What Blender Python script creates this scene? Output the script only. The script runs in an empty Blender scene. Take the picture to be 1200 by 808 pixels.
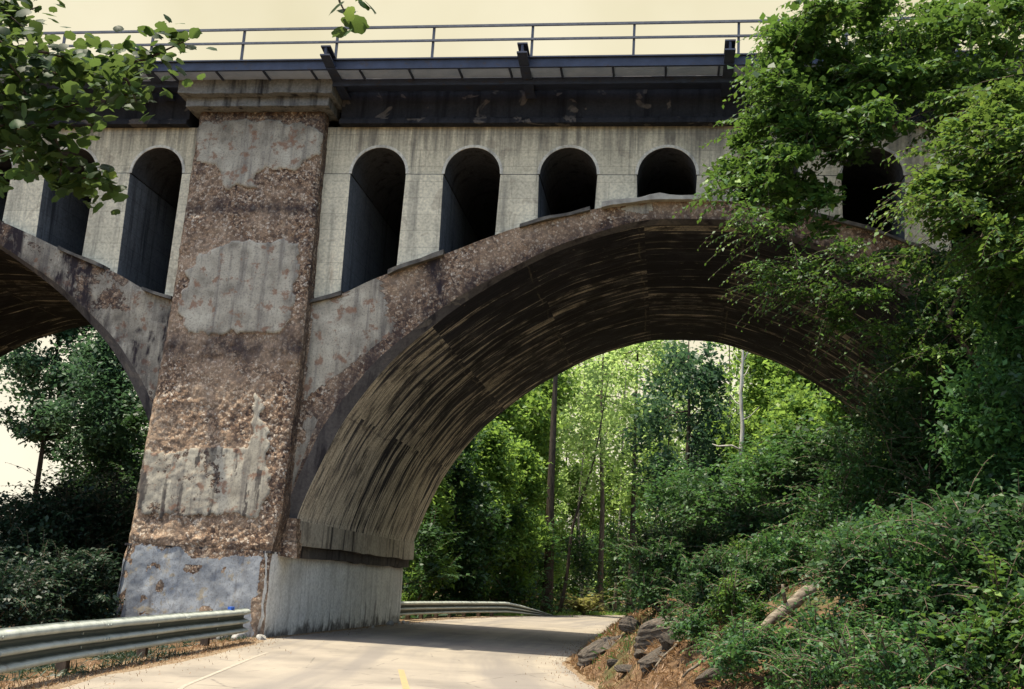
import bpy, math, random
import numpy as np
from mathutils import Vector, Matrix

random.seed(7)
sc = bpy.context.scene
col = sc.collection
EYE = 1.6
ZTOP = 11.95+EYE

# ------------------------------------------------------------------ camera
FPX = 1266.56
PITCH, YAW, ROLL = 0.218106504, -0.152280567, 0.0603594581
CAM = np.array([8.0277, -26.6443, EYE])
_fw = np.array([math.sin(YAW)*math.cos(PITCH), math.cos(YAW)*math.cos(PITCH), math.sin(PITCH)])
_r0 = np.array([math.cos(YAW), -math.sin(YAW), 0.0])
_u0 = np.cross(_r0, _fw)
_r = _r0*math.cos(ROLL) + _u0*math.sin(ROLL)
_u = -_r0*math.sin(ROLL) + _u0*math.cos(ROLL)
cd = bpy.data.cameras.new('camera')
cam = bpy.data.objects.new('camera', cd)
col.objects.link(cam)
cd.sensor_fit = 'HORIZONTAL'; cd.sensor_width = 36.0; cd.lens = 36.0*FPX/1200.0
cd.clip_start = 0.05; cd.clip_end = 3000
M4 = Matrix(((_r[0], _u[0], -_fw[0], CAM[0]), (_r[1], _u[1], -_fw[1], CAM[1]), (_r[2], _u[2], -_fw[2], CAM[2]), (0, 0, 0, 1)))
cam.matrix_world = M4
sc.camera = cam

def at(px, py, Y):
    """the point of the place seen at a photo pixel, at depth Y (world)"""
    d = _fw*FPX + _r*(px-600) + _u*(404-py)
    t = (Y-CAM[1])/d[1]
    return CAM + t*d

# ------------------------------------------------------------------ helpers
def tag(o, label=None, cat=None, group=None, kind=None):
    if label: o['label'] = label
    if cat: o['category'] = cat
    if group: o['group'] = group
    if kind: o['kind'] = kind
    return o

def empty(name, loc=(0, 0, 0)):
    o = bpy.data.objects.new(name, None)
    o.location = tuple(float(v) for v in loc)
    o.empty_display_size = 0.2
    col.objects.link(o)
    return o

def link(name, me, mats, parent=None, loc=None):
    o = bpy.data.objects.new(name, me)
    for m in (mats if isinstance(mats, (list, tuple)) else [mats]):
        me.materials.append(m)
    col.objects.link(o)
    if parent: o.parent = parent
    if loc is not None: o.location = tuple(float(v) for v in loc)
    return o

def mesh_np(name, V, F, smooth=False, face_attr=None, point_attr=None, uv=None, mat_idx=None):
    """V (n,3), F (m,k) equal-size faces"""
    V = np.asarray(V, np.float32); F = np.asarray(F, np.int32)
    me = bpy.data.meshes.new(name)
    m, k = F.shape
    me.vertices.add(len(V)); me.vertices.foreach_set('co', V.ravel())
    me.loops.add(m*k); me.loops.foreach_set('vertex_index', F.ravel())
    me.polygons.add(m)
    me.polygons.foreach_set('loop_start', np.arange(0, m*k, k, dtype=np.int32))
    me.polygons.foreach_set('loop_total', np.full(m, k, np.int32))
    if smooth: me.polygons.foreach_set('use_smooth', np.ones(m, bool))
    if mat_idx is not None: me.polygons.foreach_set('material_index', np.asarray(mat_idx, np.int32))
    for nm, a in (face_attr or {}).items():
        at_ = me.attributes.new(nm, 'FLOAT', 'FACE'); at_.data.foreach_set('value', np.asarray(a, np.float32))
    for nm, a in (point_attr or {}).items():
        at_ = me.attributes.new(nm, 'FLOAT', 'POINT'); at_.data.foreach_set('value', np.asarray(a, np.float32))
    if uv is not None:
        l = me.uv_layers.new(name='UVMap')
        l.data.foreach_set('uv', np.asarray(uv, np.float32)[F.ravel()].ravel())
    me.update(calc_edges=True)
    return me

def grid_faces(nu, nv):
    i = np.arange(nu-1)[:, None]; j = np.arange(nv-1)[None, :]
    a = (i*nv+j).ravel()
    return np.stack([a, a+nv, a+nv+1, a+1], 1)

class MB:
    """collects boxes, prisms, strips and tubes into one mesh"""
    def __init__(s): s.v = []; s.f = []; s.m = []
    def add(s, vs, fs, mi=0):
        o = len(s.v); s.v += [tuple(map(float, p)) for p in vs]
        s.f += [[i+o for i in f] for f in fs]; s.m += [mi]*len(fs)
        return s
    def box(s, x0, x1, y0, y1, z0, z1, mi=0, ch=0.0):
        vs = [(x0, y0, z0), (x1, y0, z0), (x1, y1, z0), (x0, y1, z0), (x0, y0, z1), (x1, y0, z1), (x1, y1, z1), (x0, y1, z1)]
        return s.add(vs, [[0, 3, 2, 1], [4, 5, 6, 7], [0, 1, 5, 4], [1, 2, 6, 5], [2, 3, 7, 6], [3, 0, 4, 7]], mi)
    def hexa(s, bot, top, mi=0):
        return s.add(list(bot)+list(top), [[0, 3, 2, 1], [4, 5, 6, 7], [0, 1, 5, 4], [1, 2, 6, 5], [2, 3, 7, 6], [3, 0, 4, 7]], mi)
    def prism(s, poly, d0, d1, axis='y', mi=0):
        n = len(poly)
        if axis == 'y': a = [(p[0], d0, p[1]) for p in poly]; b = [(p[0], d1, p[1]) for p in poly]
        elif axis == 'x': a = [(d0, p[0], p[1]) for p in poly]; b = [(d1, p[0], p[1]) for p in poly]
        else: a = [(p[0], p[1], d0) for p in poly]; b = [(p[0], p[1], d1) for p in poly]
        fs = [list(range(n)), list(range(2*n-1, n-1, -1))]+[[i, i+n, (i+1) % n+n, (i+1) % n] for i in range(n)]
        return s.add(a+b, fs, mi)
    def tube(s, pts, rad, n=6, mi=0, cap=True):
        pts = [Vector(p) for p in pts]
        rad = rad if hasattr(rad, '__len__') else [rad]*len(pts)
        o = len(s.v); prev = None
        for i, p in enumerate(pts):
            d = (pts[min(i+1, len(pts)-1)]-pts[max(i-1, 0)])
            d = d.normalized() if d.length > 1e-9 else Vector((0, 0, 1))
            if prev is None:
                a = d.orthogonal().normalized()
            else:
                a = prev-d*prev.dot(d); a = a.normalized() if a.length > 1e-6 else d.orthogonal().normalized()
            prev = a; b = d.cross(a)
            for k in range(n):
                t = 2*math.pi*k/n
                s.v.append(tuple(p+(a*math.cos(t)+b*math.sin(t))*rad[i]))
        for i in range(len(pts)-1):
            for k in range(n):
                s.f.append([o+i*n+k, o+i*n+(k+1) % n, o+(i+1)*n+(k+1) % n, o+(i+1)*n+k]); s.m.append(mi)
        if cap:
            s.f.append([o+k for k in range(n)][::-1]); s.f.append([o+(len(pts)-1)*n+k for k in range(n)]); s.m += [mi, mi]
        return s
    def build(s, name, mats, parent=None, smooth=False, bevel=0, loc=None):
        me = bpy.data.meshes.new(name); me.from_pydata(s.v, [], s.f)
        me.polygons.foreach_set('material_index', np.asarray(s.m, np.int32))
        if smooth: me.polygons.foreach_set('use_smooth', np.ones(len(s.f), bool))
        me.update(calc_edges=True)
        o = link(name, me, mats, parent, loc)
        if bevel:
            b = o.modifiers.new('bevel', 'BEVEL'); b.width = bevel; b.segments = 2; b.limit_method = 'ANGLE'
        return o

def _hash(ix, iy, seed):
    n = (ix.astype(np.int64)*374761393+iy.astype(np.int64)*668265263+seed*144665) & 0x7fffffff
    n = ((n ^ (n >> 13))*1274126177) & 0x7fffffff
    return ((n ^ (n >> 16)) & 0xffff)/65535.0
def vn(x, y, seed=0):
    x = np.asarray(x, float); y = np.asarray(y, float)
    ix = np.floor(x); iy = np.floor(y); fx = x-ix; fy = y-iy
    fx = fx*fx*(3-2*fx); fy = fy*fy*(3-2*fy)
    a = _hash(ix, iy, seed); b = _hash(ix+1, iy, seed); c = _hash(ix, iy+1, seed); d = _hash(ix+1, iy+1, seed)
    return (a*(1-fx)+b*fx)*(1-fy)+(c*(1-fx)+d*fx)*fy
def fbm(x, y, seed=0, o=4):
    s = 0; a = .5; t = 0
    for k in range(o):
        s = s+a*vn(x*2**k, y*2**k, seed+k*17); t += a; a *= .5
    return s/t
def inpoly(x, y, poly):
    r = np.zeros(x.shape, bool); n = len(poly)
    for i in range(n):
        x0, y0 = poly[i]; x1, y1 = poly[(i+1) % n]
        c = ((y0 > y) != (y1 > y)) & (x < (x1-x0)*(y-y0)/((y1-y0)+1e-12)+x0)
        r ^= c
    return r
def interp(x, tab):
    t = np.asarray(tab, float); return np.interp(x, t[:, 0], t[:, 1])
def smooth_tab(tab, n=120):
    """monotone-ish smooth resampling of a profile (Catmull-Rom)"""
    P = [np.array(p, float) for p in tab]; P = [2*P[0]-P[1]]+P+[2*P[-1]-P[-2]]
    out = []; m = len(P)-3
    for i in range(m):
        p0, p1, p2, p3 = P[i:i+4]; k = max(2, n//m)
        for t in np.linspace(0, 1, k, endpoint=(i == m-1)):
            out.append(.5*((2*p1)+(-p0+p2)*t+(2*p0-5*p1+4*p2-p3)*t*t+(-p0+3*p1-3*p2+p3)*t**3))
    return np.array(out)

# ------------------------------------------------------------------ materials
class Nt:
    def __init__(s, name, rough=.9, spec=.2):
        s.mat = bpy.data.materials.new(name); s.mat.use_nodes = True
        s.t = s.mat.node_tree; s.n = s.t.nodes; s.b = s.n['Principled BSDF']
        s.b.inputs['Roughness'].default_value = rough
        s.b.inputs['Specular IOR Level'].default_value = spec
        s.tc = s.n.new('ShaderNodeTexCoord')
    def new(s, ty, **kw):
        n = s.n.new(ty)
        for k, v in kw.items(): setattr(n, k, v)
        return n
    def lk(s, a, b): s.t.links.new(a, b)
    def mapc(s, scale=(1, 1, 1), src='Object', rot=(0, 0, 0)):
        m = s.new('ShaderNodeMapping'); m.inputs['Scale'].default_value = scale; m.inputs['Rotation'].default_value = rot
        s.lk(s.tc.outputs[src], m.inputs['Vector']); return m.outputs[0]
    def noise(s, scale=1, detail=4, rough=.55, vec=None, dist=0, mul=(1, 1, 1), src='Object'):
        n = s.new('ShaderNodeTexNoise'); n.inputs['Scale'].default_value = scale; n.inputs['Detail'].default_value = detail
        n.inputs['Roughness'].default_value = rough; n.inputs['Distortion'].default_value = dist
        s.lk(vec if vec is not None else s.mapc(mul, src), n.inputs['Vector']); return n.outputs['Fac']
    def voro(s, scale, feature='F1', vec=None, out='Distance', rnd=1):
        n = s.new('ShaderNodeTexVoronoi', feature=feature); n.inputs['Scale'].default_value = scale
        n.inputs['Randomness'].default_value = rnd
        s.lk(vec if vec is not None else s.mapc(), n.inputs['Vector']); return n.outputs[out]
    def ramp(s, fac, stops, interp='LINEAR'):
        r = s.new('ShaderNodeValToRGB'); e = r.color_ramp; e.interpolation = interp
        while len(e.elements) < len(stops): e.elements.new(.5)
        for el, (p, c) in zip(e.elements, stops):
            el.position = p; el.color = (*c, 1) if hasattr(c, '__len__') else (c, c, c, 1)
        s.lk(fac, r.inputs['Fac']); return r.outputs['Color']
    def mix(s, fac, a, b, mode='MIX'):
        m = s.new('ShaderNodeMix', data_type='RGBA', blend_type=mode)
        for sock, v in ((m.inputs[0], fac), (m.inputs[6], a), (m.inputs[7], b)):
            if isinstance(v, (int, float)): sock.default_value = v
            elif isinstance(v, tuple): sock.default_value = (*v, 1)
            else: s.lk(v, sock)
        return m.outputs[2]
    def math(s, op, a, b=0.0, clamp=False):
        m = s.new('ShaderNodeMath', operation=op, use_clamp=clamp)
        for i, v in enumerate((a, b)):
            if isinstance(v, (int, float)): m.inputs[i].default_value = v
            else: s.lk(v, m.inputs[i])
        return m.outputs[0]
    def attr(s, name):
        a = s.new('ShaderNodeAttribute', attribute_name=name); return a.outputs['Fac']
    def sep(s, src='Object'):
        x = s.new('ShaderNodeSeparateXYZ'); s.lk(s.tc.outputs[src], x.inputs[0]); return x.outputs
    def bump(s, h, strength=.5, dist=.02, prev=None):
        b = s.new('ShaderNodeBump'); b.inputs['Strength'].default_value = strength; b.inputs['Distance'].default_value = dist
        s.lk(h, b.inputs['Height'])
        if prev is not None: s.lk(prev, b.inputs['Normal'])
        s.lk(b.outputs[0], s.b.inputs['Normal']); return b.outputs[0]
    def color(s, c):
        if isinstance(c, tuple): s.b.inputs['Base Color'].default_value = (*c, 1)
        else: s.lk(c, s.b.inputs['Base Color'])
        return s.mat

def m_concrete(name, base=(.43, .41, .34), dark=(.10, .098, .09), stain=.55, board=True, rusty=True, patc=None, runoff=None, drips=0.0):
    m = Nt(name, .92, .15)
    big = m.noise(.55, 5, .6)
    blot = m.ramp(big, [(.3, tuple(c*.72 for c in base)), (.5, base), (.72, tuple(min(1, c*1.18) for c in base))])
    st = m.noise(1.0, 6, .6, mul=(3.2, 3.2, .22))
    stm = m.ramp(st, [(.52, 0.0), (.66, 1.0)])
    fine = m.noise(14, 5, .65)
    c = m.mix(m.math('MULTIPLY', stm, stain), blot, dark)
    pat = m.ramp(m.noise(1.6, 3, .5, dist=.6), [(.60, 0.), (.63, 1.)])
    c = m.mix(m.math('MULTIPLY', pat, .35), c, patc or ((.30, .24, .17) if rusty else tuple(v*.72 for v in base)))
    rust = m.ramp(m.noise(1.1, 4, .6, mul=(2.2, 2.2, .35)), [(.66, 0.), (.74, 1.)])
    c = m.mix(m.math('MULTIPLY', rust, .5 if rusty else 0.), c, (.24, .13, .07))
    c = m.mix(m.ramp(fine, [(.3, .45), (.6, 0.)]), c, dark)
    if board:
        br = m.new('ShaderNodeTexBrick'); br.inputs['Scale'].default_value = 1; br.inputs['Brick Width'].default_value = 1.28
        br.inputs['Row Height'].default_value = .46; br.inputs['Mortar Size'].default_value = .009
        br.inputs['Color1'].default_value = (1, 1, 1, 1); br.inputs['Color2'].default_value = (.86, .86, .86, 1); br.inputs['Mortar'].default_value = (.60, .60, .60, 1)
        mp = m.new('ShaderNodeMapping'); mp.inputs['Rotation'].default_value = (math.pi/2, 0, 0)
        m.lk(m.tc.outputs['Object'], mp.inputs[0]); m.lk(mp.outputs[0], br.inputs['Vector'])
        c = m.mix(.75, c, br.outputs['Color'], 'MULTIPLY')
    zc = m.sep()[2]
    if runoff:
        top = m.math('MULTIPLY', m.math('SUBTRACT', zc, runoff-1.5), 1/1.5, True)
        ro_ = m.ramp(m.math('ADD', m.math('MULTIPLY', top, .30), m.noise(1.0, 5, .65, mul=(4.5, 1, .18))), [(.62, 0.), (.84, .7)])
        c = m.mix(ro_, c, (.085, .078, .07))
        c = m.mix(m.ramp(m.noise(1.0, 4, .6, mul=(5.3, 1, .13)), [(.62, 0.), (.70, .22)]), c, (.75, .72, .62))
    if drips:
        low_ = m.math('SUBTRACT', 1.15, zc)
        dr_ = m.ramp(m.math('ADD', m.math('MULTIPLY', low_, .17), m.noise(1.0, 4, .6, mul=(3.4, 3.4, .30))), [(.69, 0.), (.76, drips)])
        c = m.mix(dr_, c, (.07, .062, .055))
        c = m.mix(m.ramp(m.math('ADD', m.math('MULTIPLY', zc, -.9), m.noise(3, 4, .6)), [(.28, 0.), (.5, .8)]), c, (.06, .05, .042))
    b1 = m.bump(fine, .35, .02)
    m.bump(m.noise(45, 3, .7), .25, .008, b1)
    return m.color(c)

def m_aggregate(name, p0=(.19, .168, .13), p1=(.345, .31, .24), p2=(.45, .41, .32), rustc=(.22, .12, .075)):
    """spalled concrete: exposed brown gravel where the render has fallen off, grey render where the plaster mask is 1"""
    m = Nt(name, .95, .1)
    wob = m.new('ShaderNodeVectorMath', operation='ADD')
    nz = m.new('ShaderNodeTexNoise'); nz.inputs['Scale'].default_value = 9; m.lk(m.tc.outputs['Object'], nz.inputs['Vector'])
    sc_ = m.new('ShaderNodeVectorMath', operation='SCALE'); m.lk(nz.outputs['Color'], sc_.inputs[0]); sc_.inputs['Scale'].default_value = .09
    m.lk(m.tc.outputs['Object'], wob.inputs[0]); m.lk(sc_.outputs[0], wob.inputs[1])
    v = wob.outputs[0]
    cellc = m.voro(16, 'F1', v, 'Color')
    sx = m.new('ShaderNodeSeparateColor'); m.lk(cellc, sx.inputs[0])
    cell = m.ramp(sx.outputs[0], [(0, (.045, .032, .026)), (.18, (.12, .076, .050)), (.42, (.225, .142, .087)), (.64, (.30, .203, .13)), (.84, (.37, .28, .195)), (1, (.46, .395, .31))])
    fine = m.new('ShaderNodeSeparateColor'); m.lk(m.voro(34, 'F1', v, 'Color'), fine.inputs[0])
    cell = m.mix(.45, cell, m.ramp(fine.outputs[0], [(0, .25), (1, .8)]), 'OVERLAY')
    edge = m.voro(16, 'DISTANCE_TO_EDGE', v)
    c = m.mix(m.ramp(edge, [(.0, .75), (.16, 0.)]), cell, (.035, .025, .025))
    big = m.noise(.8, 5, .6)
    c = m.mix(m.ramp(big, [(.42, 0.), (.66, .5)]), c, (.38, .28, .19))
    c = m.mix(m.ramp(m.noise(1.3, 5, .65, mul=(1.5, 1.5, .8)), [(.54, 0.), (.68, .6)]), c, (.06, .045, .04))
    # render
    pl = m.ramp(m.noise(1.7, 6, .6), [(.3, p0), (.5, p1), (.7, p2)])
    st = m.ramp(m.noise(1.2, 5, .6, mul=(4, 4, .25)), [(.5, 0.), (.66, .75)])
    pl = m.mix(st, pl, (.13, .115, .10))
    pl = m.mix(m.ramp(m.noise(3.2, 4, .6), [(.57, 0.), (.64, .8)]), pl, rustc)
    pl = m.mix(m.ramp(m.noise(22, 4, .7), [(.34, .5), (.5, 0.)]), pl, (.07, .06, .055))
    msk = m.attr('plaster')
    k = m.math('ADD', msk, m.math('ADD', m.math('MULTIPLY', m.math('SUBTRACT', m.noise(5, 5, .65), .5), 1.25), m.math('MULTIPLY', m.math('SUBTRACT', m.noise(1.6, 4, .6), .5), .8)))
    km = m.ramp(k, [(.46, 0.), (.54, 1.)])
    rim = m.ramp(k, [(.36, 0.), (.47, .8), (.5, 0.)])
    c = m.mix(km, c, pl)
    c = m.mix(rim, c, (.03, .024, .024))
    soot_shade = m.attr('soot_shade')
    c = m.mix(m.math('MULTIPLY', soot_shade, m.ramp(m.noise(2.4, 5, .65, mul=(1.6, 1.6, .5)), [(.32, 0.), (.55, .9)])), c, (.028, .022, .024))
    h = m.mix(km, m.mix(.5, edge, m.noise(26, 4, .7)), m.math('ADD', m.math('MULTIPLY', m.noise(30, 4, .7), .12), .35))
    m.bump(h, .55, .035)
    return m.color(c)

def m_soffit(name):
    m = Nt(name, .9, .15)
    uvs = m.sep('UV')
    u, v = uvs[0], uvs[1]
    pu = m.math('FLOOR', m.math('DIVIDE', u, 3.05))
    pv = m.math('FLOOR', m.math('DIVIDE', m.math('ADD', v, m.math('MULTIPLY', pu, 1.7)), 4.4))
    wn = m.new('ShaderNodeTexWhiteNoise', noise_dimensions='2D')
    cmb = m.new('ShaderNodeCombineXYZ'); m.lk(pu, cmb.inputs[0]); m.lk(pv, cmb.inputs[1]); m.lk(cmb.outputs[0], wn.inputs['Vector'])
    rnd = wn.outputs['Value']
    c2 = m.new('ShaderNodeCombineXYZ'); m.lk(m.math('MULTIPLY', u, .22), c2.inputs[0])
    m.lk(m.math('ADD', m.math('MULTIPLY', v, 3.6), m.math('MULTIPLY', rnd, 37.)), c2.inputs[1]); m.lk(m.math('MULTIPLY', rnd, 11.), c2.inputs[2])
    st = m.noise(1, 6, .66, vec=c2.outputs[0], dist=.55)
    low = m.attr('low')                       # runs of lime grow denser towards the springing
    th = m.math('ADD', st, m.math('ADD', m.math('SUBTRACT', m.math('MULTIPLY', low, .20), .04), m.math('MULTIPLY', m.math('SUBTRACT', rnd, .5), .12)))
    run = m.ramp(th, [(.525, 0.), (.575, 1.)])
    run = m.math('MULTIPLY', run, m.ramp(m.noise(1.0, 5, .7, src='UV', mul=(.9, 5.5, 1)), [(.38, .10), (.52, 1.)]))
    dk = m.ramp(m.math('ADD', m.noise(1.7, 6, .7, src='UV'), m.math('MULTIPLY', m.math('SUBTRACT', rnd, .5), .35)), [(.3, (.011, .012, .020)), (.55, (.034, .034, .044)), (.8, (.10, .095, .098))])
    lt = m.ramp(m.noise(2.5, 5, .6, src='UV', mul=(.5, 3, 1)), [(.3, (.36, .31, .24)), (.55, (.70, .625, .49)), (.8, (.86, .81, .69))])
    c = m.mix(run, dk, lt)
    # board lines and pour joints
    # soot blotches and spalled spots that hide the runs
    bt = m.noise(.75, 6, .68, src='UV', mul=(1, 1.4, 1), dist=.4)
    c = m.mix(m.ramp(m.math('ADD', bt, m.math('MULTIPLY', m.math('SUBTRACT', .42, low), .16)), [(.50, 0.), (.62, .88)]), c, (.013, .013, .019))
    sp_ = m.noise(2.6, 5, .6, src='UV')
    c = m.mix(m.ramp(sp_, [(.66, 0.), (.70, .7)]), c, (.20, .165, .125))
    bl = m.math('PINGPONG', v, .11)
    c = m.mix(m.ramp(bl, [(.0, .55), (.012, 0.)]), c, (.02, .017, .018))
    jn = m.math('PINGPONG', m.math('ADD', u, m.math('MULTIPLY', m.noise(1.2, 3, .5, src='UV'), .28)), 1.525)
    c = m.mix(m.ramp(jn, [(0, .5), (.035, 0.)]), c, m.mix(m.ramp(m.noise(.8, 3, .6, src='UV'), [(.45, 0.), (.6, 1.)]), (.02, .018, .02), (.26, .22, .16)))
    c = m.mix(m.ramp(m.noise(18, 4, .7, src='UV'), [(.35, .6), (.55, 0.)]), c, (.02, .018, .02))
    b1 = m.bump(bl, .5, .03)
    m.bump(m.math('ADD', th, m.math('MULTIPLY', m.noise(20, 4, .7, src='UV'), .3)), .6, .04, b1)
    return m.color(c)

def m_simple(name, c0, c1, scale=4, rough=.7, spec=.3, metal=0, bump=.2, mul=(1, 1, 1), rust=None):
    m = Nt(name, rough, spec); m.b.inputs['Metallic'].default_value = metal
    c = m.ramp(m.noise(scale, 5, .6, mul=mul), [(.32, c0), (.68, c1)])
    if rust: c = m.mix(m.ramp(m.noise(scale*1.7, 5, .65, mul=mul), [(.58, 0.), (.68, .85)]), c, rust)
    m.bump(m.noise(scale*8, 4, .65), bump, .02)
    return m.color(c)

def m_leaf(name, dark, mid, light, trans=.45, yellow=None, spec=.3):
    m = Nt(name, .5, spec)
    t = m.attr('tint')
    st = [(.0, dark), (.5, mid), (.93, light)]
    if yellow: st.append((1., yellow))
    c = m.ramp(t, st)
    c = m.mix(.12, c, m.ramp(m.noise(1.1, 3), [(.35, (.02, .03, .015)), (.7, light)]))
    m.lk(c, m.b.inputs['Base Color'])
    tr = m.new('ShaderNodeBsdfTranslucent')
    hs = m.mix(.5, c, light if not yellow else yellow)
    m.lk(hs, tr.inputs['Color'])
    mx = m.new('ShaderNodeMixShader'); mx.inputs[0].default_value = trans
    m.lk(m.b.outputs[0], mx.inputs[1]); m.lk(tr.outputs[0], mx.inputs[2])
    m.lk(mx.outputs[0], m.n['Material Output'].inputs['Surface'])
    return m.mat

def m_ground(name):
    m = Nt(name, .97, .05)
    n1 = m.noise(.35, 6, .6); n2 = m.noise(5, 6, .7)
    soil = m.ramp(n2, [(.25, (.03, .021, .015)), (.45, (.09, .056, .032)), (.6, (.15, .095, .055)), (.78, (.23, .165, .105))])
    green = m.ramp(n2, [(.3, (.018, .03, .012)), (.6, (.05, .08, .025)), (.8, (.09, .11, .04))])
    c = m.mix(m.ramp(n1, [(.52, 0.), (.66, 1.)]), soil, green)
    m.bump(m.noise(9, 6, .7), .8, .08)
    return m.color(c)

def m_road(name):
    m = Nt(name, .9, .2)
    c = m.ramp(m.noise(.5, 6, .55), [(.28, (.145, .128, .106)), (.48, (.225, .197, .158)), (.75, (.295, .258, .20))])
    sp = m.ramp(m.noise(60, 3, .8), [(.3, .55), (.5, 0.)])
    c = m.mix(m.math('MULTIPLY', sp, .5), c, (.11, .10, .09))
    # worn wheel tracks and tar
    tr = m.ramp(m.noise(.9, 4, .6, src='UV', mul=(1.1, .05, 1)), [(.40, .75), (.56, 0.)])
    c = m.mix(tr, c, (.15, .135, .12))
    ed = m.voro(.55, 'DISTANCE_TO_EDGE', m.mapc((1, .6, 1)))
    nzc = m.ramp(m.noise(1.7, 3), [(.5, 0.), (.55, 1.)])
    c = m.mix(m.math('MULTIPLY', m.ramp(ed, [(.0, .7), (.012, 0.)]), nzc), c, (.07, .062, .055))
    m.bump(m.noise(70, 3, .7), .3, .01)
    return m.color(c)

MAT = dict(
    wall=m_concrete('arcade_concrete', (.68, .605, .43), runoff=ZTOP),
    pillar=m_concrete('pillar_concrete', (.72, .645, .465), stain=.45),
    jamb=m_concrete('vault_concrete', (.075, .077, .082), (.018, .018, .022), stain=.8, board=False, rusty=False),  # vault tone darkened to hold the shade inside the small arches
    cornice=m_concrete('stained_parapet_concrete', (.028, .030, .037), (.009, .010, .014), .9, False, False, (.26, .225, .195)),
    cap=m_concrete('weathered_cap_concrete', (.20, .20, .19), (.014, .014, .018), .95, False, False),
    agg=m_aggregate('spalled_aggregate'),
    basef=m_aggregate('spalled_base_render', (.165, .172, .176), (.255, .265, .270), (.335, .345, .345), (.30, .25, .17)),
    soffit=m_soffit('board_marked_soffit'),
    base=m_concrete('base_render_grey', (.29, .30, .30), (.075, .07, .065), .6, False, True, (.33, .27, .19), drips=.6),
    basew=m_concrete('base_whitewash', (.80, .79, .73), (.16, .15, .13), .35, False, False, drips=.6),
    lip=m_simple('ledge_concrete', (.035, .032, .03), (.15, .135, .11), 3, .9, .1),
    steel=m_simple('blue_black_steel', (.016, .022, .042), (.032, .042, .075), 3, .55, .4, 0, .1, rust=(.04, .028, .025)),
    plate=m_simple('grey_walkway_plate', (.26, .33, .48), (.38, .45, .60), 2, .6, .4),
    rail=m_simple('dull_rail_steel', (.05, .055, .07), (.10, .105, .12), 6, .5, .4),
    galv=m_simple('galvanised_steel', (.24, .265, .235), (.38, .40, .355), 3, .6, .4, .1, .08, rust=(.22, .17, .12)),
    post=m_simple('weathered_post_timber', (.045, .035, .028), (.12, .09, .065), 5, .9, .1, mul=(3, 3, .4)),
    bark=m_simple('dark_bark', (.028, .022, .018), (.085, .068, .05), 6, .95, .05, 0, .9, mul=(2, 2, .35)),
    barkm=m_simple('brown_bark', (.06, .045, .032), (.17, .13, .095), 6, .95, .05, 0, .8, mul=(2, 2, .35)),
    barkl=m_simple('pale_bark', (.13, .11, .085), (.30, .27, .215), 6, .95, .05, 0, .7, mul=(2, 2, .35)),
    barkp=m_simple('bleached_dead_wood', (.24, .22, .18), (.50, .47, .40), 5, .9, .1, 0, .5, mul=(2, 2, .3)),
    rock=m_simple('grey_rock', (.028, .025, .022), (.135, .115, .092), 5, .95, .1, 0, 1.0, mul=(1, 1, 2.5), rust=(.16, .09, .05)),
    log=m_simple('fallen_log_wood', (.055, .042, .03), (.23, .195, .145), 5, .95, .05, 0, .6, mul=(1, 3, 3)),
    white=m_simple('worn_white_paint', (.22, .195, .155), (.34, .30, .24), 16, .8, .2),
    yellow=m_simple('worn_yellow_paint', (.23, .185, .11), (.33, .245, .11), 14, .8, .2),
    blue=m_simple('blue_reflector', (.02, .09, .40), (.03, .13, .52), 9, .4, .5),
    ground=m_ground('forest_soil'), road=m_road('worn_pale_asphalt'),
    rubble=m_simple('concrete_rubble', (.22, .21, .19), (.50, .48, .43), 9, .95, .1, 0, .8),
    gravel=m_simple('gravel_and_litter', (.10, .07, .045), (.33, .25, .165), 14, .97, .05, 0, .9),
    straw=m_leaf('dry_straw', (.07, .038, .02), (.20, .105, .048), (.31, .20, .10), .2),
    l_near=m_leaf('near_leaf', (.005, .014, .007), (.012, .036, .012), (.036, .085, .020), .40, (.17, .24, .05), spec=.12),
    l_right=m_leaf('bright_leaf', (.012, .034, .012), (.030, .085, .018), (.075, .165, .026), .38, (.16, .26, .04)),
    l_dark=m_leaf('dark_leaf', (.010, .028, .014), (.022, .060, .020), (.055, .120, .028), .4), l_shade=m_leaf('shaded_leaf', (.006, .014, .010), (.012, .030, .016), (.028, .060, .026), .25),  # second leaf is a darkened copy, painting in shade under the left arch
    l_shrub=m_leaf('shrub_leaf', (.010, .032, .014), (.024, .078, .025), (.062, .155, .036), .38, (.12, .24, .05)),
    l_forest=m_leaf('forest_leaf', (.022, .062, .012), (.075, .175, .028), (.165, .30, .045), .6, (.27, .38, .07)),
    l_lime=m_leaf('lime_leaf', (.07, .16, .03), (.18, .34, .065), (.33, .48, .13), .7, (.44, .54, .20)),
    l_teal=m_leaf('teal_leaf', (.012, .036, .022), (.030, .080, .042), (.075, .145, .060), .45),
    l_tip=m_leaf('yellow_tip_leaf', (.014, .038, .012), (.036, .098, .020), (.085, .18, .028), .40, (.22, .31, .05)),
    fern=m_leaf('fern_frond', (.07, .09, .02), (.17, .20, .05), (.30, .30, .09), .5, (.40, .34, .12)),
)

# ------------------------------------------------------------------ sky and sun
SUN = Vector((-0.27, -0.10, 0.957)).normalized()      # direction towards the sun
elev = math.asin(SUN.z); azim = math.atan2(SUN.x, SUN.y)
w = bpy.data.worlds.new('World'); sc.world = w; w.use_nodes = True
nt = w.node_tree; bg = nt.nodes['Background']; out = nt.nodes['World Output']
sky = nt.nodes.new('ShaderNodeTexSky'); sky.sky_type = 'NISHITA'; sky.sun_disc = False
sky.sun_elevation = elev; sky.sun_rotation = azim
sky.dust_density = 3.0; sky.air_density = 1.3; sky.ozone_density = 2.0
bg.inputs['Strength'].default_value = 0.125
nt.links.new(sky.outputs[0], bg.inputs['Color'])
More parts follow.
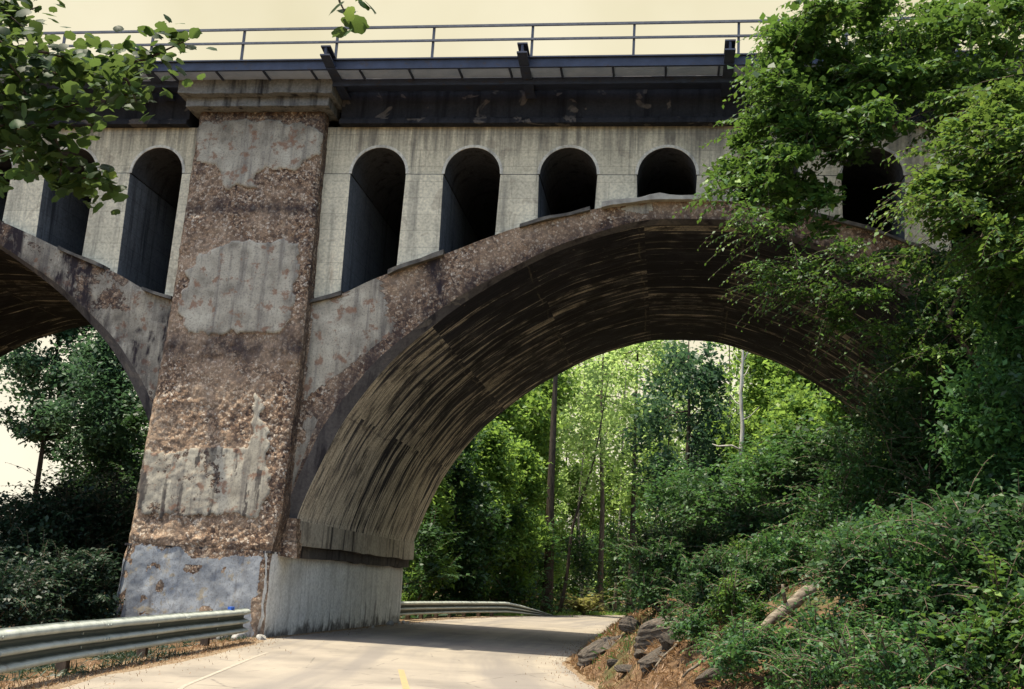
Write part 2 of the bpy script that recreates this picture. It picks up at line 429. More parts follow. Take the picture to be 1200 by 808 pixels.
# a bright cream veil of thin cloud that thickens towards the horizon
tc = nt.nodes.new('ShaderNodeTexCoord'); sp = nt.nodes.new('ShaderNodeSeparateXYZ')
nt.links.new(tc.outputs['Generated'], sp.inputs[0])
rp = nt.nodes.new('ShaderNodeValToRGB')
rp.color_ramp.elements[0].position = .55; rp.color_ramp.elements[0].color = (1, 1, 1, 1)
rp.color_ramp.elements[1].position = .95; rp.color_ramp.elements[1].color = (.25, .25, .25, 1)
nt.links.new(sp.outputs[2], rp.inputs[0])
nz = nt.nodes.new('ShaderNodeTexNoise'); nz.inputs['Scale'].default_value = 3.2; nz.inputs['Detail'].default_value = 5
nt.links.new(tc.outputs['Generated'], nz.inputs['Vector'])
cr = nt.nodes.new('ShaderNodeValToRGB')
cr.color_ramp.elements[0].position = .3; cr.color_ramp.elements[0].color = (.76, .68, .43, 1)
cr.color_ramp.elements[1].position = .7; cr.color_ramp.elements[1].color = (.97, .90, .66, 1)
nt.links.new(nz.outputs['Fac'], cr.inputs[0])
bg2 = nt.nodes.new('ShaderNodeBackground'); bg2.inputs['Strength'].default_value = 0.37
zr = nt.nodes.new('ShaderNodeValToRGB')
zr.color_ramp.elements[0].position = .08; zr.color_ramp.elements[0].color = (1.22, 1.24, 1.42, 1)
zr.color_ramp.elements[1].position = .62; zr.color_ramp.elements[1].color = (.93, .92, .88, 1)
nt.links.new(sp.outputs[2], zr.inputs[0])
mz = nt.nodes.new('ShaderNodeMix'); mz.data_type = 'RGBA'; mz.blend_type = 'MULTIPLY'; mz.inputs[0].default_value = 1
nt.links.new(cr.outputs[0], mz.inputs[6]); nt.links.new(zr.outputs[0], mz.inputs[7])
nt.links.new(mz.outputs[2], bg2.inputs['Color'])
mxw = nt.nodes.new('ShaderNodeMixShader')
mr = nt.nodes.new('ShaderNodeMapRange'); mr.inputs[1].default_value = -.35; mr.inputs[2].default_value = .35
nt.links.new(sp.outputs[1], mr.inputs[0])
mm = nt.nodes.new('ShaderNodeMath'); mm.operation = 'MULTIPLY'
nt.links.new(mr.outputs[0], mm.inputs[0]); nt.links.new(rp.outputs[0], mm.inputs[1])
nt.links.new(mm.outputs[0], mxw.inputs[0]); nt.links.new(bg.outputs[0], mxw.inputs[1]); nt.links.new(bg2.outputs[0], mxw.inputs[2])
nt.links.new(mxw.outputs[0], out.inputs['Surface'])

sl = bpy.data.lights.new('sun', 'SUN'); sl.energy = 3.5; sl.angle = math.radians(.6); sl.color = (1.0, .91, .73)
so = bpy.data.objects.new('sun', sl); col.objects.link(so)
so.rotation_euler = (-SUN).to_track_quat('-Z', 'Y').to_euler()
so.location = (0, 0, 60)
vs = sc.view_settings
vs.view_transform = 'Standard'; vs.look = 'None'; vs.gamma = 1.0; vs.exposure = 1.46; vs.use_curve_mapping = False

# ------------------------------------------------------------------ terrain and road
L_TAB = [(-60, 34), (-40, 15.5), (-28, 7.0), (-20, 2.9), (-13.3, .55), (-8, -.1), (-3, -.85), (0, -1.25), (13, -1.25), (20, -1.0), (30, .3), (36, 1.5), (48, 4.8), (60, 10.5), (80, 24), (120, 60)]
R_TAB = [(-60, 44), (-40, 24), (-28, 15.5), (-20, 11), (-13, 8.3), (-7.8, 6.85), (-3, 5.95), (0, 5.75), (10, 5.75), (20, 5.9), (32, 6.3), (40, 7.6), (48, 10.2), (60, 16), (80, 30), (120, 66)]
LT = smooth_tab(L_TAB, 160); RT = smooth_tab(R_TAB, 160)
def edgeL(y): return np.interp(y, LT[:, 0]*1.0, LT[:, 1])
def edgeR(y): return np.interp(y, RT[:, 0]*1.0, RT[:, 1])
def height(x, y):
    x = np.asarray(x, float); y = np.asarray(y, float)
    dr = x-edgeR(y)-.35; dl = edgeL(y)-x-.9
    bank = np.clip(dr, 0, None)
    near = np.clip((y+17)/8, 0, 1)           # the bank dies out towards the camera
    hb = near*(4.6*(1-np.exp(-bank*.115))+.5*(1-np.exp(-bank*1.6)))
    hb = hb+np.where(dr > 0, np.clip(dr/3, 0, 1)*.5*(fbm(x*.5, y*.5, 3)-.5), 0)
    left = np.clip(dl, 0, None)
    hl = -.35*(1-np.exp(-left*.6))+np.clip(left/6, 0, 1)*.6*(fbm(x*.22, y*.22, 9)-.5)
    z = np.where(dr > 0, hb, np.where(dl > 0, hl, 0.0))
    z = z+np.where((dr > 0) | (dl > 0), np.clip(np.maximum(dr, dl)/1.0, 0, 1)*.12*(fbm(x*1.7, y*1.7, 5)-.5), 0)
    far = np.clip((np.hypot(x, y)-150)/200, 0, 1)
    return z*(1-far)
def ax(lo, hi, f0, f1, step):
    mid = np.arange(f0, f1+1e-6, step)
    a = f0-np.geomspace(step, f0-lo, 26)[::-1]; b = f1+np.geomspace(step, hi-f1, 26)
    return np.concatenate([a, mid, b])
gx = ax(-900, 900, -18, 30, .3); gy = ax(-300, 1500, -30, 45, .35)
X, Y = np.meshgrid(gx, gy, indexing='ij')
V = np.stack([X, Y, height(X, Y)-.006], -1).reshape(-1, 3)
tag(link('ground', mesh_np('ground', V, grid_faces(len(gx), len(gy)), True), MAT['ground']), kind='structure')

def ribbon(name, ys, xa, xb, z, mat, n=12, dense=None):
    ys = np.asarray(ys); P = []; uv = []
    xl, xr = xa(ys), xb(ys)
    for k in range(n+1):
        t = k/n; P.append(np.stack([xl*(1-t)+xr*t, ys, np.full_like(ys, z)], -1)); uv.append(np.stack([np.full_like(ys, t*6), ys], -1))
    V = np.stack(P, 0).reshape(-1, 3); uv = np.stack(uv, 0).reshape(-1, 2)
    F = grid_faces(n+1, len(ys))
    return link(name, mesh_np(name, V, F, uv=uv), mat)
ys = np.arange(-60, 110, .5)
wob = lambda y, s: .10*(vn(y*1.3, y*0, s)-.5)+.06*(vn(y*4.1, y*0, s+5)-.5)
tag(ribbon('road_shoulder', ys, lambda y: edgeL(y)-.75+2*wob(y, 1), lambda y: edgeR(y)+.4+2*wob(y, 2), .0, MAT['gravel'], 16), kind='structure')
tag(ribbon('road', ys, lambda y: edgeL(y)+wob(y, 3), lambda y: edgeR(y)+wob(y, 4), .006, MAT['road'], 16), kind='structure')
cen = lambda y: np.interp(y, [-30, -20, -10.3, -7, -2, 5, 13, 25, 35, 48, 60], [12.0, 7.6, 4.25, 3.36, 2.75, 2.4, 2.35, 2.6, 3.8, 7.5, 13.2])
for a, b in ((-30, -26.5), (-21.5, -18), (-12.9, -7.1)):
    yy = np.arange(a, b, .2)
    tag(ribbon('centre_line', yy, lambda y: cen(y)-.055, lambda y: cen(y)+.055, .011, MAT['yellow'], 1), kind='structure')
yy = np.arange(-24, -5.4, .3)
lin = lambda y: np.interp(y, [-24, -20, -12.2, -6.5, -5], [6.2, 4.2, 1.63, .46, .2])
tag(ribbon('edge_line', yy, lambda y: lin(y)-.035, lambda y: lin(y)+.035, .011, MAT['white'], 1), kind='structure')

# ------------------------------------------------------------------ the bridge
W = 12.85
ZT = 11.95+EYE          # underside of the parapet band
ZI = 10.60+EYE          # impost of the small arches
AC = 8.4                # centre of the main arch
PC = -3.35              # centre of the pier
E_TAB = [(0, 9.82), (1.2, 9.78), (2.6, 9.53), (4.2, 9.12), (5.3, 8.72), (6.3, 8.30), (8.05, 7.63), (9.0, 7.16), (9.9, 6.9)]
I_TAB = [(0, 9.22), (1.2, 9.16), (2.4, 8.82), (3.7, 8.30), (5.4, 7.28), (6.66, 6.28), (7.7, 5.24), (8.7, 3.77), (9.32, 2.33), (9.62, 1.46), (9.66, 1.24)]
ET = smooth_tab(E_TAB, 90); IT = smooth_tab(I_TAB, 100)

bridge = empty('arch_bridge', (PC, 0, 0))
tag(bridge, 'old stained concrete arch viaduct with spalled pier and steel walkway, spanning the road', 'bridge')
OFF = np.array([PC, 0, 0.])
def bpart(mb, name, mats, bevel=0, smooth=False, parent=None):
    mb.v = [tuple(np.array(p)-OFF) for p in mb.v]
    return mb.build(name, mats, parent or bridge, smooth, bevel)

def ext_z(dx): return np.interp(np.abs(dx), ET[:, 0], ET[:, 1])+EYE

def make_barrel(cx, name_seed, ishift=0.0):
    """one arch: gravelly front face, chamfer, board-marked soffit, back face and top, as one solid"""
    FY, BY = -.25, W+.25
    # intrados param
    arc = np.concatenate([IT[::-1]*[-1, 1], IT[1:]])          # left springing -> crown -> right springing
    d = np.r_[0, np.cumsum(np.hypot(*np.diff(arc, axis=0).T))]
    N = 260; s = np.linspace(0, d[-1], N)
    ix = np.interp(s, d, arc[:, 0])+ishift; iz = np.interp(s, d, arc[:, 1])
    tx = np.gradient(ix, s); tz = np.gradient(iz, s); nx, nz_ = -tz, tx    # outward normal (up)
    # outer points: march along the extrados; verticals at the springings
    span = 9.9
    oshift = ishift
    # parametrise outer so that s=0 -> (-span, springing), reaching the extrados corner at f
    f = .17
    q = s/d[-1]
    ox = np.where(q < f, -span+min(0, -.0), np.where(q > 1-f, span+max(0, oshift), np.interp(q, [f, .5, 1-f], [-span, 0, span])))
    oz = np.where(q < f, np.interp(q, [0, f], [1.24, 6.9]), np.where(q > 1-f, np.interp(q, [1-f, 1], [6.9, 1.24]), ext_z(ox)-EYE))
    # front face grid
    M = 26; V = []; pl = []; so_ = []
    t = np.linspace(0, 1, M)[None, :]
    chw = .10+.22*np.clip((np.abs(q-.5)-.18)/.2, 0, 1)*(.75+.5*fbm(s*.9, s*0, 23)); cxo = ix+nx*chw; czo = iz+nz_*chw                         # chamfer start on the face
    gx_ = cxo[:, None]*(1-t)+ox[:, None]*t; gz_ = czo[:, None]*(1-t)+oz[:, None]*t
    rough = fbm(gx_*5+31*name_seed, gz_*5, 21, 4)-.5
    lump = fbm(gx_*1.2+31*name_seed, gz_*1.2, 33, 3)-.5
    # smooth render panel left on the haunch
    ax_ = np.abs(gx_)
    panel = ((ax_ > 7.55) & (ax_ < 9.75) & (gz_ > 4.3+(9.75-ax_)*.85) & (gz_ < 6.55)).astype(float)
    if name_seed == 2: panel = np.maximum(panel, .62*(ax_ > 4.6) + .9*(fbm(gx_*1.1, gz_*.7, 57, 4)-.55))
    panel = np.maximum(panel, ((fbm(gx_*.6+7*name_seed, gz_*.6, 55, 3) > .68) & (t > .2)).astype(float))
    gy_ = FY-.06*rough*(1-panel*.8)-.08*lump
    edge = np.minimum(1, np.minimum(t, 1-t)*14)
    gy_ = FY+(gy_-FY)*np.broadcast_to(edge, gy_.shape)
    front = np.stack([gx_+cx, gy_, gz_+EYE], -1).reshape(-1, 3)
    soot_shade = np.clip(1.15-np.broadcast_to(t, gx_.shape)*2.2, 0, 1)*.8+.25*(np.broadcast_to(t, gx_.shape) > .93)
    soot_shade = np.maximum(soot_shade, np.exp(-((ax_-6.45-.30*(gz_-7.5))/.26)**2)*1.25)
    if name_seed == 2: soot_shade = np.maximum(soot_shade, .95*(fbm(gx_*2.2, gz_*.35, 59, 4) > .55)+.35)
    F = grid_faces(N, M)
    p1 = dict(V=front, F=F[:, ::-1], pl=panel.ravel(), so=soot_shade.ravel())
    # soffit sheet (u along the arch, v through the depth)
    D = 44; yv = np.linspace(FY+.16, BY-.16, D)
    rel = .035*(fbm(s[:, None]*.5, yv[None, :]*1.6, 61, 3)-.5)
    sx = (ix[:, None]+nx[:, None]*rel); sz = iz[:, None]+nz_[:, None]*rel
    sof = np.stack([sx+cx, np.broadcast_to(yv[None, :], sx.shape), sz+EYE], -1).reshape(-1, 3)
    uv = np.stack([np.broadcast_to(np.minimum(s, d[-1]-s)[:, None], sx.shape), np.broadcast_to(yv[None, :], sx.shape)], -1).reshape(-1, 2)
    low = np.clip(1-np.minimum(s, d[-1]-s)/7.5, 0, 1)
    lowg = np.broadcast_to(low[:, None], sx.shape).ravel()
    o = empty('tmp') if False else None
    # assemble: front face
    me = mesh_np('arch_ring', p1['V']-OFF, p1['F'], True, point_attr=dict(plaster=p1['pl'], soot_shade=p1['so']))
    ring = link('arch_ring', me, MAT['agg'], bridge)
    # soffit + chamfers + top + back (a closed shell with the ring)
    V = [sof]; Fs = [grid_faces(N, D)]; base = len(sof); UV = [uv]; LW = [lowg]; MI = [np.zeros(len(Fs[0]), int)]
    def strip(A, B, mi):
        nonlocal base
        n = len(A); V.append(np.concatenate([A, B])); i = np.arange(n-1)+base
        Fs.append(np.stack([i, i+1, i+1+n, i+n], 1)); base += 2*n
        UV.append(np.tile(np.stack([np.minimum(s, d[-1]-s), s*0], 1), (2, 1))); LW.append(np.tile(low, 2)); MI.append(np.full(n-1, mi))
    col3 = lambda x, y, z: np.stack([x+cx, np.full_like(x, y) if np.isscalar(y) else y, z+EYE], 1)
    strip(col3(sx[:, 0], FY+.16, sz[:, 0]), col3(gx_[:, 0], gy_[:, 0], gz_[:, 0]), 2)
    strip(col3(sx[:, -1], BY-.16, sz[:, -1]), col3(cxo, BY, czo), 0)
    strip(col3(cxo, BY, czo), col3(ox, BY, oz), 1)
    strip(col3(gx_[:, -1], gy_[:, -1], gz_[:, -1]), col3(ox, BY, oz), 1)
    me = mesh_np('arch_barrel', np.concatenate(V)-OFF, np.concatenate(Fs), True, point_attr=dict(low=np.concatenate(LW), plaster=np.ones(base)*.6, soot_shade=np.zeros(base)), uv=np.concatenate(UV), mat_idx=np.concatenate(MI))
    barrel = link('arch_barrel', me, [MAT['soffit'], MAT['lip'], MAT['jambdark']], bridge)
    # springing ends closed: the undercut foot of the barrel
    for sg in (-1, 1):
        def blk(x0, x1, z0, z1, nm, mt, y0=FY+.32, y1=BY-.1, n_=40, am=1.0):
            mb = MB(); a_, b_ = sorted((cx+ishift+sg*x0, cx+ishift+sg*x1)); ys_ = np.linspace(y0, y1, n_)
            for p_, q_ in zip(ys_[:-1], ys_[1:]):
                j = [am*.05*(float(vn(v_*1.7, z0*3, 67))-.5) for v_ in (p_, q_)]; k = [am*.07*(float(vn(v_*1.3, 9+z0, 68))-.5) for v_ in (p_, q_)]
                xi = a_ if sg > 0 else b_; xo = b_ if sg > 0 else a_
                mb.hexa([(xi+j[0], p_, z0+k[0]), (xo, p_, z0), (xo, q_, z0), (xi+j[1], q_, z0+k[1])], [(xi+j[0]*.3, p_, z1), (xo, p_, z1), (xo, q_, z1), (xi+j[1]*.3, q_, z1)])
            bpart(mb, nm, mt)
        blk(9.64, 10.4, .66+EYE, 1.26+EYE, 'springing_course', MAT['course'])
        blk(9.50, 10.4, .40+EYE, .70+EYE, 'rubble_footing', MAT['agg'], FY-.16, FY+.318, 9, 3.0)
        blk(9.56, 10.4, .703+EYE, 1.02+EYE, 'rubble_footing', MAT['agg'], FY-.10, FY+.316, 9, 2.6)
        blk(9.62, 10.4, 1.023+EYE, 1.30+EYE, 'rubble_footing', MAT['agg'], FY-.03, FY+.314, 9, 2.0)
        blk(9.80, 10.4, .36+EYE, .66+EYE, 'undercut', MAT['jambdark'])
    return ring
MAT['course'] = m_concrete('springing_concrete', (.46, .41, .32), (.025, .022, .024), .95, False, False, (.12, .10, .085))
MAT['jambdark'] = m_concrete('undercut_concrete', (.085, .076, .07), (.018, .016, .018), .9, False, False, (.20, .17, .13))  # dark tone puts the shadow band into the chamfer and undercut foot
make_barrel(AC, 1)
make_barrel(2*PC-AC, 2, .75)

# broken coping slabs along the extrados
def coping(cx, d0, d1, h, proud, mat, seed, sag=0.0):
    mb = MB(); n = max(4, int(abs(d1-d0)/.22)); xs = np.linspace(d0, d1, n)
    A = []
    for i, x in enumerate(xs):
        z = float(ext_z(x))-.02; hh = h*(.55+.9*float(vn(x*2.3, 1., seed))); pr = proud*(.5+1.0*float(vn(x*1.9, 7., seed)))
        A.append([(cx+x, -.25-pr, z-.03), (cx+x, .0, z-.03), (cx+x, .0, z+hh), (cx+x, -.25-pr*.9, z+hh*.85)])
    for a, b in zip(A[:-1], A[1:]):
        mb.hexa([a[0], b[0], b[1], a[1]], [a[3], b[3], b[2], a[2]])
    bpart(mb, 'coping_ledge', mat)
for cx_, sg in ((AC, 1), (2*PC-AC, -1)):
    for d0, d1, h, pr, mt, sd in ((-9.85, -9.0, .10, .16, 'lip', 1), (-7.8, -6.35, .10, .14, 'lip', 2), (-4.4, -2.6, .09, .12, 'lip', 3), (-2.3, .9, .14, .16, 'pale', 4), (1.3, 9.8, .08, .09, 'lip', 5)):
        if mt == 'pale' and 'pale' not in MAT: MAT['pale'] = m_simple('pale_ledge', (.22, .20, .165), (.42, .39, .32), 3, .9, .1)
        coping(cx_, sg*d0, sg*d1, h, pr, MAT[mt], sd)

# arcade: pillars, arch heads
wc_r = [0.02+2.57*k for k in range(7)]
wc_l = [-6.35-2.57*k for k in range(7)]
HW = .755
def arch_head(c, x0, x1):
    """wall panel from x0 to x1 above the impost with the window head cut out, through the whole depth"""
    mb = MB(); n = 20
    pts = [(c+HW*math.cos(math.pi*(1-i/n)), ZI+HW*math.sin(math.pi*(1-i/n))) for i in range(n+1)]
    for y, flip in ((0., 0), (W, 1)):
        vs = []; fs = []
        def q(a, b, c_, d): 
            o = len(vs); vs.extend([(p[0], y, p[1]) for p in (a, b, c_, d)]); fs.append([o, o+1, o+2, o+3] if not flip else [o+3, o+2, o+1, o])
        q((x0, ZI), (pts[0][0], ZI), (pts[0][0], ZT), (x0, ZT))
        for i in range(n): q(pts[i], pts[i+1], (pts[i+1][0], ZT), (pts[i][0], ZT))
        q((pts[-1][0], ZI), (x1, ZI), (x1, ZT), (pts[-1][0], ZT))
        mb.add(vs, fs, 0)
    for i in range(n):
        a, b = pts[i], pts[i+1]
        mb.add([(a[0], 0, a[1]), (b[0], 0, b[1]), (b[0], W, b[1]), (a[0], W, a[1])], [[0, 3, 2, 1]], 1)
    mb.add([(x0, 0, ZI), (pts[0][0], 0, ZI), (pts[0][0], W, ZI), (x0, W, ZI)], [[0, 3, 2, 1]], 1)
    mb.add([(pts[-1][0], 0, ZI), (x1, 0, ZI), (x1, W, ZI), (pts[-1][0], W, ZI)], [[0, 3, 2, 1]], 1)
    # thin raised rim round the head
    for i in range(n):
        a0, a1 = math.pi*(1-i/n), math.pi*(1-(i+1)/n)
        P = lambda a, r, y: (c+r*math.cos(a), y, ZI+r*math.sin(a))
        r0, r1 = HW-.004, HW+.07
        mb.add([P(a0, r0, -.022), P(a1, r0, -.022), P(a1, r1, -.022), P(a0, r1, -.022), P(a0, r0, .01), P(a1, r0, .01), P(a1, r1, .01), P(a0, r1, .01)],
               [[0, 1, 2, 3], [0, 4, 5, 1], [3, 2, 6, 7]], 2)
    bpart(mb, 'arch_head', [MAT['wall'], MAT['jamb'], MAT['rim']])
MAT['reveal'] = m_concrete('shaded_reveal_concrete', (.16, .17, .18), (.025, .027, .032), .8, True, False)  # pillar sides coloured darker to stand in for shade in the openings
MAT['rim'] = m_concrete('rim_concrete', (.66, .62, .52), (.16, .15, .13), .75, False)
def pillar(x0, x1, cx, d0=None):
    zb0 = float(ext_z(x0-cx)); zb1 = float(ext_z(x1-cx))
    zt = ZI-.03
    s0 = .035; y0 = -.055
    mb = MB()
    mb.hexa([(x0-s0, y0, zb0-.35), (x1+s0, y0, zb1-.35), (x1+s0, W, zb1-.35), (x0-s0, W, zb0-.35)], [(x0+.012, y0, zt), (x1-.012, y0, zt), (x1-.012, W, zt), (x0+.012, W, zt)])
    mb.m = [0, 0, 0, 1, 0, 1]
    bpart(mb, 'pillar', [MAT['pillar'], MAT['reveal']], .02)
for wc, cx_, sg in ((wc_r, AC, 1), (wc_l, 2*PC-AC, -1)):
    e0 = PC+sg*1.82
    bounds = [e0]+[(wc[i]+wc[i+1])/2 for i in range(6)]+[cx_+9.9*sg]
    for i, c in enumerate(wc):
        a, b = sorted((bounds[i], bounds[i+1])); arch_head(c, a, b)
    jam = [e0]+[v for c in wc for v in (c-sg*HW, c+sg*HW)]+[cx_+9.9*sg]
    for i in range(0, len(jam), 2):
        a, b = sorted((jam[i], jam[i+1])); pillar(a, b, cx_)

# spandrel strip beside the pier top, parapet band, deck
def band(x0, x1):
    mb = MB()
    n = int((x1-x0)/1.4)
    xs = np.linspace(x0, x1, n+1)
    mb.box(x0, x1, -.12, W+.12, ZT, ZT+1.05)
    mb.box(x0, x1, -.26, -.10, ZT+.002, ZT+.13)
    mb.box(x0, x1, -.20, -.10, ZT+.133, ZT+.19)
    for x in xs[1:-1]: mb.box(x-.012, x+.012, -.126, -.119, ZT+.2, ZT+1.04)
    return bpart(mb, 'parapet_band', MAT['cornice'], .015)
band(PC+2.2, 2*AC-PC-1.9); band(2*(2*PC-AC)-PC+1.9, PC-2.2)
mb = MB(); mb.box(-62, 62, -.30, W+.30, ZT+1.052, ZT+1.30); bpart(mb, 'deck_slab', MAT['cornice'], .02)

# pier
def pier(cx, main=True):
    TOP = 12.30+EYE; BOT = .44+EYE
    nu, nv = 150, 420
    u = np.linspace(0, 1, nu)[:, None]; zz = np.linspace(BOT, TOP, nv)[None, :]
    yf = np.interp(zz-EYE, [.44, 12.3], [-.93, -.38])
    hl = np.interp(zz-EYE, [.44, 3, 6, 12.3], [1.95, 1.90, 1.79, 1.80]); hr = np.interp(zz-EYE, [.44, 1.3, 6, 12.3], [1.80, 1.92, 1.95, 1.82])
    x = (-hl)*(1-u)+hr*u
    z = np.broadcast_to(zz, x.shape)
    yb = np.broadcast_to(yf, x.shape).copy()
    pl = np.zeros(x.shape); soot_shade = np.zeros(x.shape)
    wx = x+.22*(fbm(x*2.6, z*2.6, 71, 5)-.5)*2; wz = z-EYE+.22*(fbm(x*2.6+9, z*2.6, 77, 5)-.5)*2
    polys = PATCHES if main else [[(p[0], p[1]+.8) for p in q] for q in PATCHES]
    for P in polys: pl[inpoly(wx, wz, P)] = 1
    # ragged streaky render low on the shaft
    lowp = inpoly(wx, wz, LOWPATCH)
    stre = (fbm(x*7, z*.9, 81, 4)+.16*(fbm(x*2, z*4, 83)-.5)) > .40
    pl[lowp] = np.maximum(pl[lowp], (.62+.5*(fbm(x*1.6, z*1.2, 87, 4)-.35))[lowp])
    soot_shade[lowp & ~stre] = .9
    soot_shade = np.maximum(soot_shade, np.exp(-((z-EYE-5.55)/.35)**2)*.9)
    soot_shade = np.maximum(soot_shade, np.exp(-((z-EYE-9.4)/.16)**2)*.9)
    soot_shade = np.maximum(soot_shade, np.clip((z-EYE-11.6)/.5, 0, 1)*.8)  # painted shadow of the cap on the shaft top
    soot_shade = np.maximum(soot_shade, np.clip((.92-(1-u))/.0-0, 0, 0))
    rough = fbm(x*6, z*6, 41, 4)-.5; lump = fbm(x*1.1, z*1.1, 47, 3)-.5
    # smooth the mask a little
    k = pl.copy()
    for _ in range(2):
        k[1:-1, 1:-1] = (k[1:-1, 1:-1]*2+k[:-2, 1:-1]+k[2:, 1:-1]+k[1:-1, :-2]+k[1:-1, 2:])/6
    y = yb-.085*rough*(1-k)-.09*lump*(1-.7*k)-.05*k-.008*(fbm(x*14, z*14, 91)-.5)
    # eroded ledge just above the base
    y += -.10*np.exp(-((z-EYE-.62)/.14)**2)*(fbm(x*3, z*3, 99)-.1)
    # round the arris
    e = np.minimum(u, 1-u); y += .10*np.clip(1-e/.04, 0, 1)**2
    front = np.stack([x+cx, y, z], -1)
    V = front.reshape(-1, 3); F = grid_faces(nu, nv)
    vt = V; pa = pl.ravel(); sa = soot_shade.ravel(); base = len(V); Vs = [V]; Fs = [F]; A = [pa]; S = [sa]
    for col_, flip in ((0, 1), (nu-1, 0)):
        fr = front[col_]; ns = 14; tt = np.linspace(0, 1, ns)[None, :]
        px = fr[:, 0:1]+0*tt+.05*(fbm(fr[:, 2:3]*6+0*tt, tt*6, 13)-.5)*np.minimum(1, tt*6)
        py = fr[:, 1:2]*(1-tt)+.02*tt
        P = np.stack([px, py, np.broadcast_to(fr[:, 2:3], px.shape)], -1).reshape(-1, 3)
        f = grid_faces(nv, ns)+base
        Vs.append(P); Fs.append(f[:, ::-1] if flip else f); A.append(np.zeros(len(P))); S.append(np.ones(len(P))*.7); base += len(P)  # side faces painted darker to stand for their shade
    me = mesh_np('pier_shaft', np.concatenate(Vs)-OFF, np.concatenate(Fs), True, point_attr=dict(plaster=np.concatenate(A), soot_shade=np.concatenate(S)))
    sh = link('pier', me, MAT['agg'], bridge)
    mb = MB(); mb.box(cx-1.78, cx+1.78, .0, W, .3, 13.6)
    bpart(mb, 'pier_core', MAT['wall'], parent=sh)
    # cap
    mb = MB(); n = 26
    def slab(z0, z1, hw, y0, seed, amp):
        xs = np.linspace(-hw, hw, n); 
        for a, b in zip(xs[:-1], xs[1:]):
            ja = amp*(float(vn(a*3, 0., seed))-.5); jb = amp*(float(vn(b*3, 0., seed))-.5); ka = amp*(float(vn(a*3, 5., seed))-.5); kb = amp*(float(vn(b*3, 5., seed))-.5)
            mb.hexa([(cx+a, y0+ja, z0+ka*.5), (cx+b, y0+jb, z0+kb*.5), (cx+b, W*.02, z0), (cx+a, W*.02, z0)], [(cx+a, y0+ja*.6, z1+ka), (cx+b, y0+jb*.6, z1+kb), (cx+b, W*.02, z1), (cx+a, W*.02, z1)])
    slab(12.50+EYE, 13.02+EYE, 2.17, -1.02, 5, .07)
    slab(12.24+EYE, 12.497+EYE, 2.03, -.76, 8, .05)
    bpart(mb, 'pier_cap', MAT['cap'], parent=sh)
    # base: grey front, whitewashed flanks facing the road
    nb, mbv = 60, 40
    for face in ('front', 'right', 'left'):
        uu = np.linspace(0, 1, 90 if face != 'front' else 130)[:, None]; z_ = np.linspace(-.3, BOT, 40 if face != 'front' else 80)[None, :]
        hb = np.interp(z_, [0, BOT], [0, 1])
        fy = -1.0+.06*hb; xl = cx-2.12+.14*hb; xr = cx+1.82-.02*hb
        if face == 'front': gx2 = xl*(1-uu)+xr*uu; gy2 = fy+0*gx2
        elif face == 'right': gx2 = xr+0*uu; gy2 = fy*(1-uu)+(W+.2)*uu
        else: gx2 = xl+0*uu; gy2 = (W+.2)*(1-uu)+fy*uu
        gz2 = np.broadcast_to(z_, gx2.shape)
        a_ = gx2 if face == 'front' else gy2
        dsp = .06*(fbm(a_*2.4, gz2*2.4, 15, 4)-.5)
        if face == 'front':
            gy2 = gy2+dsp; ed = np.minimum(uu, 1-uu); gy2 = gy2+.13*np.clip(1-ed/.06, 0, 1)**1.5*(.4+1.2*fbm(gz2*3, gz2*0+3., 27))
        else:
            sgn = 1 if face == 'right' else -1
            dd = dsp*.7; bot = np.clip(1-(gz2+.0)/.35, 0, 1)*(fbm(gy2*1.8, gz2*1.8, 19, 3)-.35)*.35
            gx2 = gx2+sgn*(dd-np.clip(bot, 0, 1)*.3)
            e0 = np.minimum(uu, 1-uu); gx2 = gx2-sgn*.10*np.clip(1-e0/.018, 0, 1)**1.5*(.4+1.2*fbm(gz2*3, gz2*0+8., 28))
        V = np.stack([gx2, gy2, gz2], -1).reshape(-1, 3)
        if face == 'front':
            pl_ = np.ones(gx2.shape); nn_ = fbm(gx2*2.0, gz2*2.0, 35, 4)
            pl_[(uu > .955-.10*(fbm(gz2*2.5, gz2*0, 36)-.4))] = 0
            pl_[(nn_ > .575) & (uu > .18) & (uu < .72) & (gz2 < 1.6)] = .1
            pl_[(uu < .07) & (nn_ > .45)] = 0
            pl_[gz2 > BOT-.12-.5*(fbm(gx2*2.3, gx2*0, 38, 5)-.45)] = .15
            so_ = np.clip(1-gz2/.5, 0, 1)*.7
        me = mesh_np('pier_base', V-OFF, grid_faces(gx2.shape[0], gx2.shape[1]), True, point_attr=dict(plaster=pl_.ravel(), soot_shade=so_.ravel()) if face == 'front' else None)
        link('base_front' if face == 'front' else 'base_flank', me, MAT['basef'] if face == 'front' else MAT['basew'], sh)
    mb = MB(); mb.box(cx-1.99, cx+1.80, -.93, W+.2, BOT-.05, BOT+.004)
    bpart(mb, 'base_ledge', MAT['jambdark'], parent=sh)
PATCHES = []
LOWPATCH = []
def pz(px, py): 
    p = at(px, py, -.38-.0465*max(0, (12.3-(at(px, py, -.6)[2]-EYE)))); return (p[0]-PC, p[2]-EYE)
PATCHES += [[pz(*q) for q in P] for P in (
    [(230, 146), (300, 143), (374, 146), (375, 182), (340, 200), (312, 200), (302, 206), (299, 221), (268, 221), (260, 198), (246, 193), (229, 186)],
    [(262, 288), (280, 282), (310, 280), (338, 285), (350, 300), (347, 340), (340, 372), (325, 388), (270, 392), (225, 390), (213, 374), (215, 345), (222, 318), (238, 296)],
    [(300, 462), (308, 480), (315, 520), (313, 585), (300, 606), (258, 603), (262, 570), (286, 545), (294, 505)])]
LOWPATCH += [pz(*q) for q in [(168, 530), (240, 522), (290, 528), (312, 560), (300, 605), (215, 604), (158, 600)]]
pier(PC)
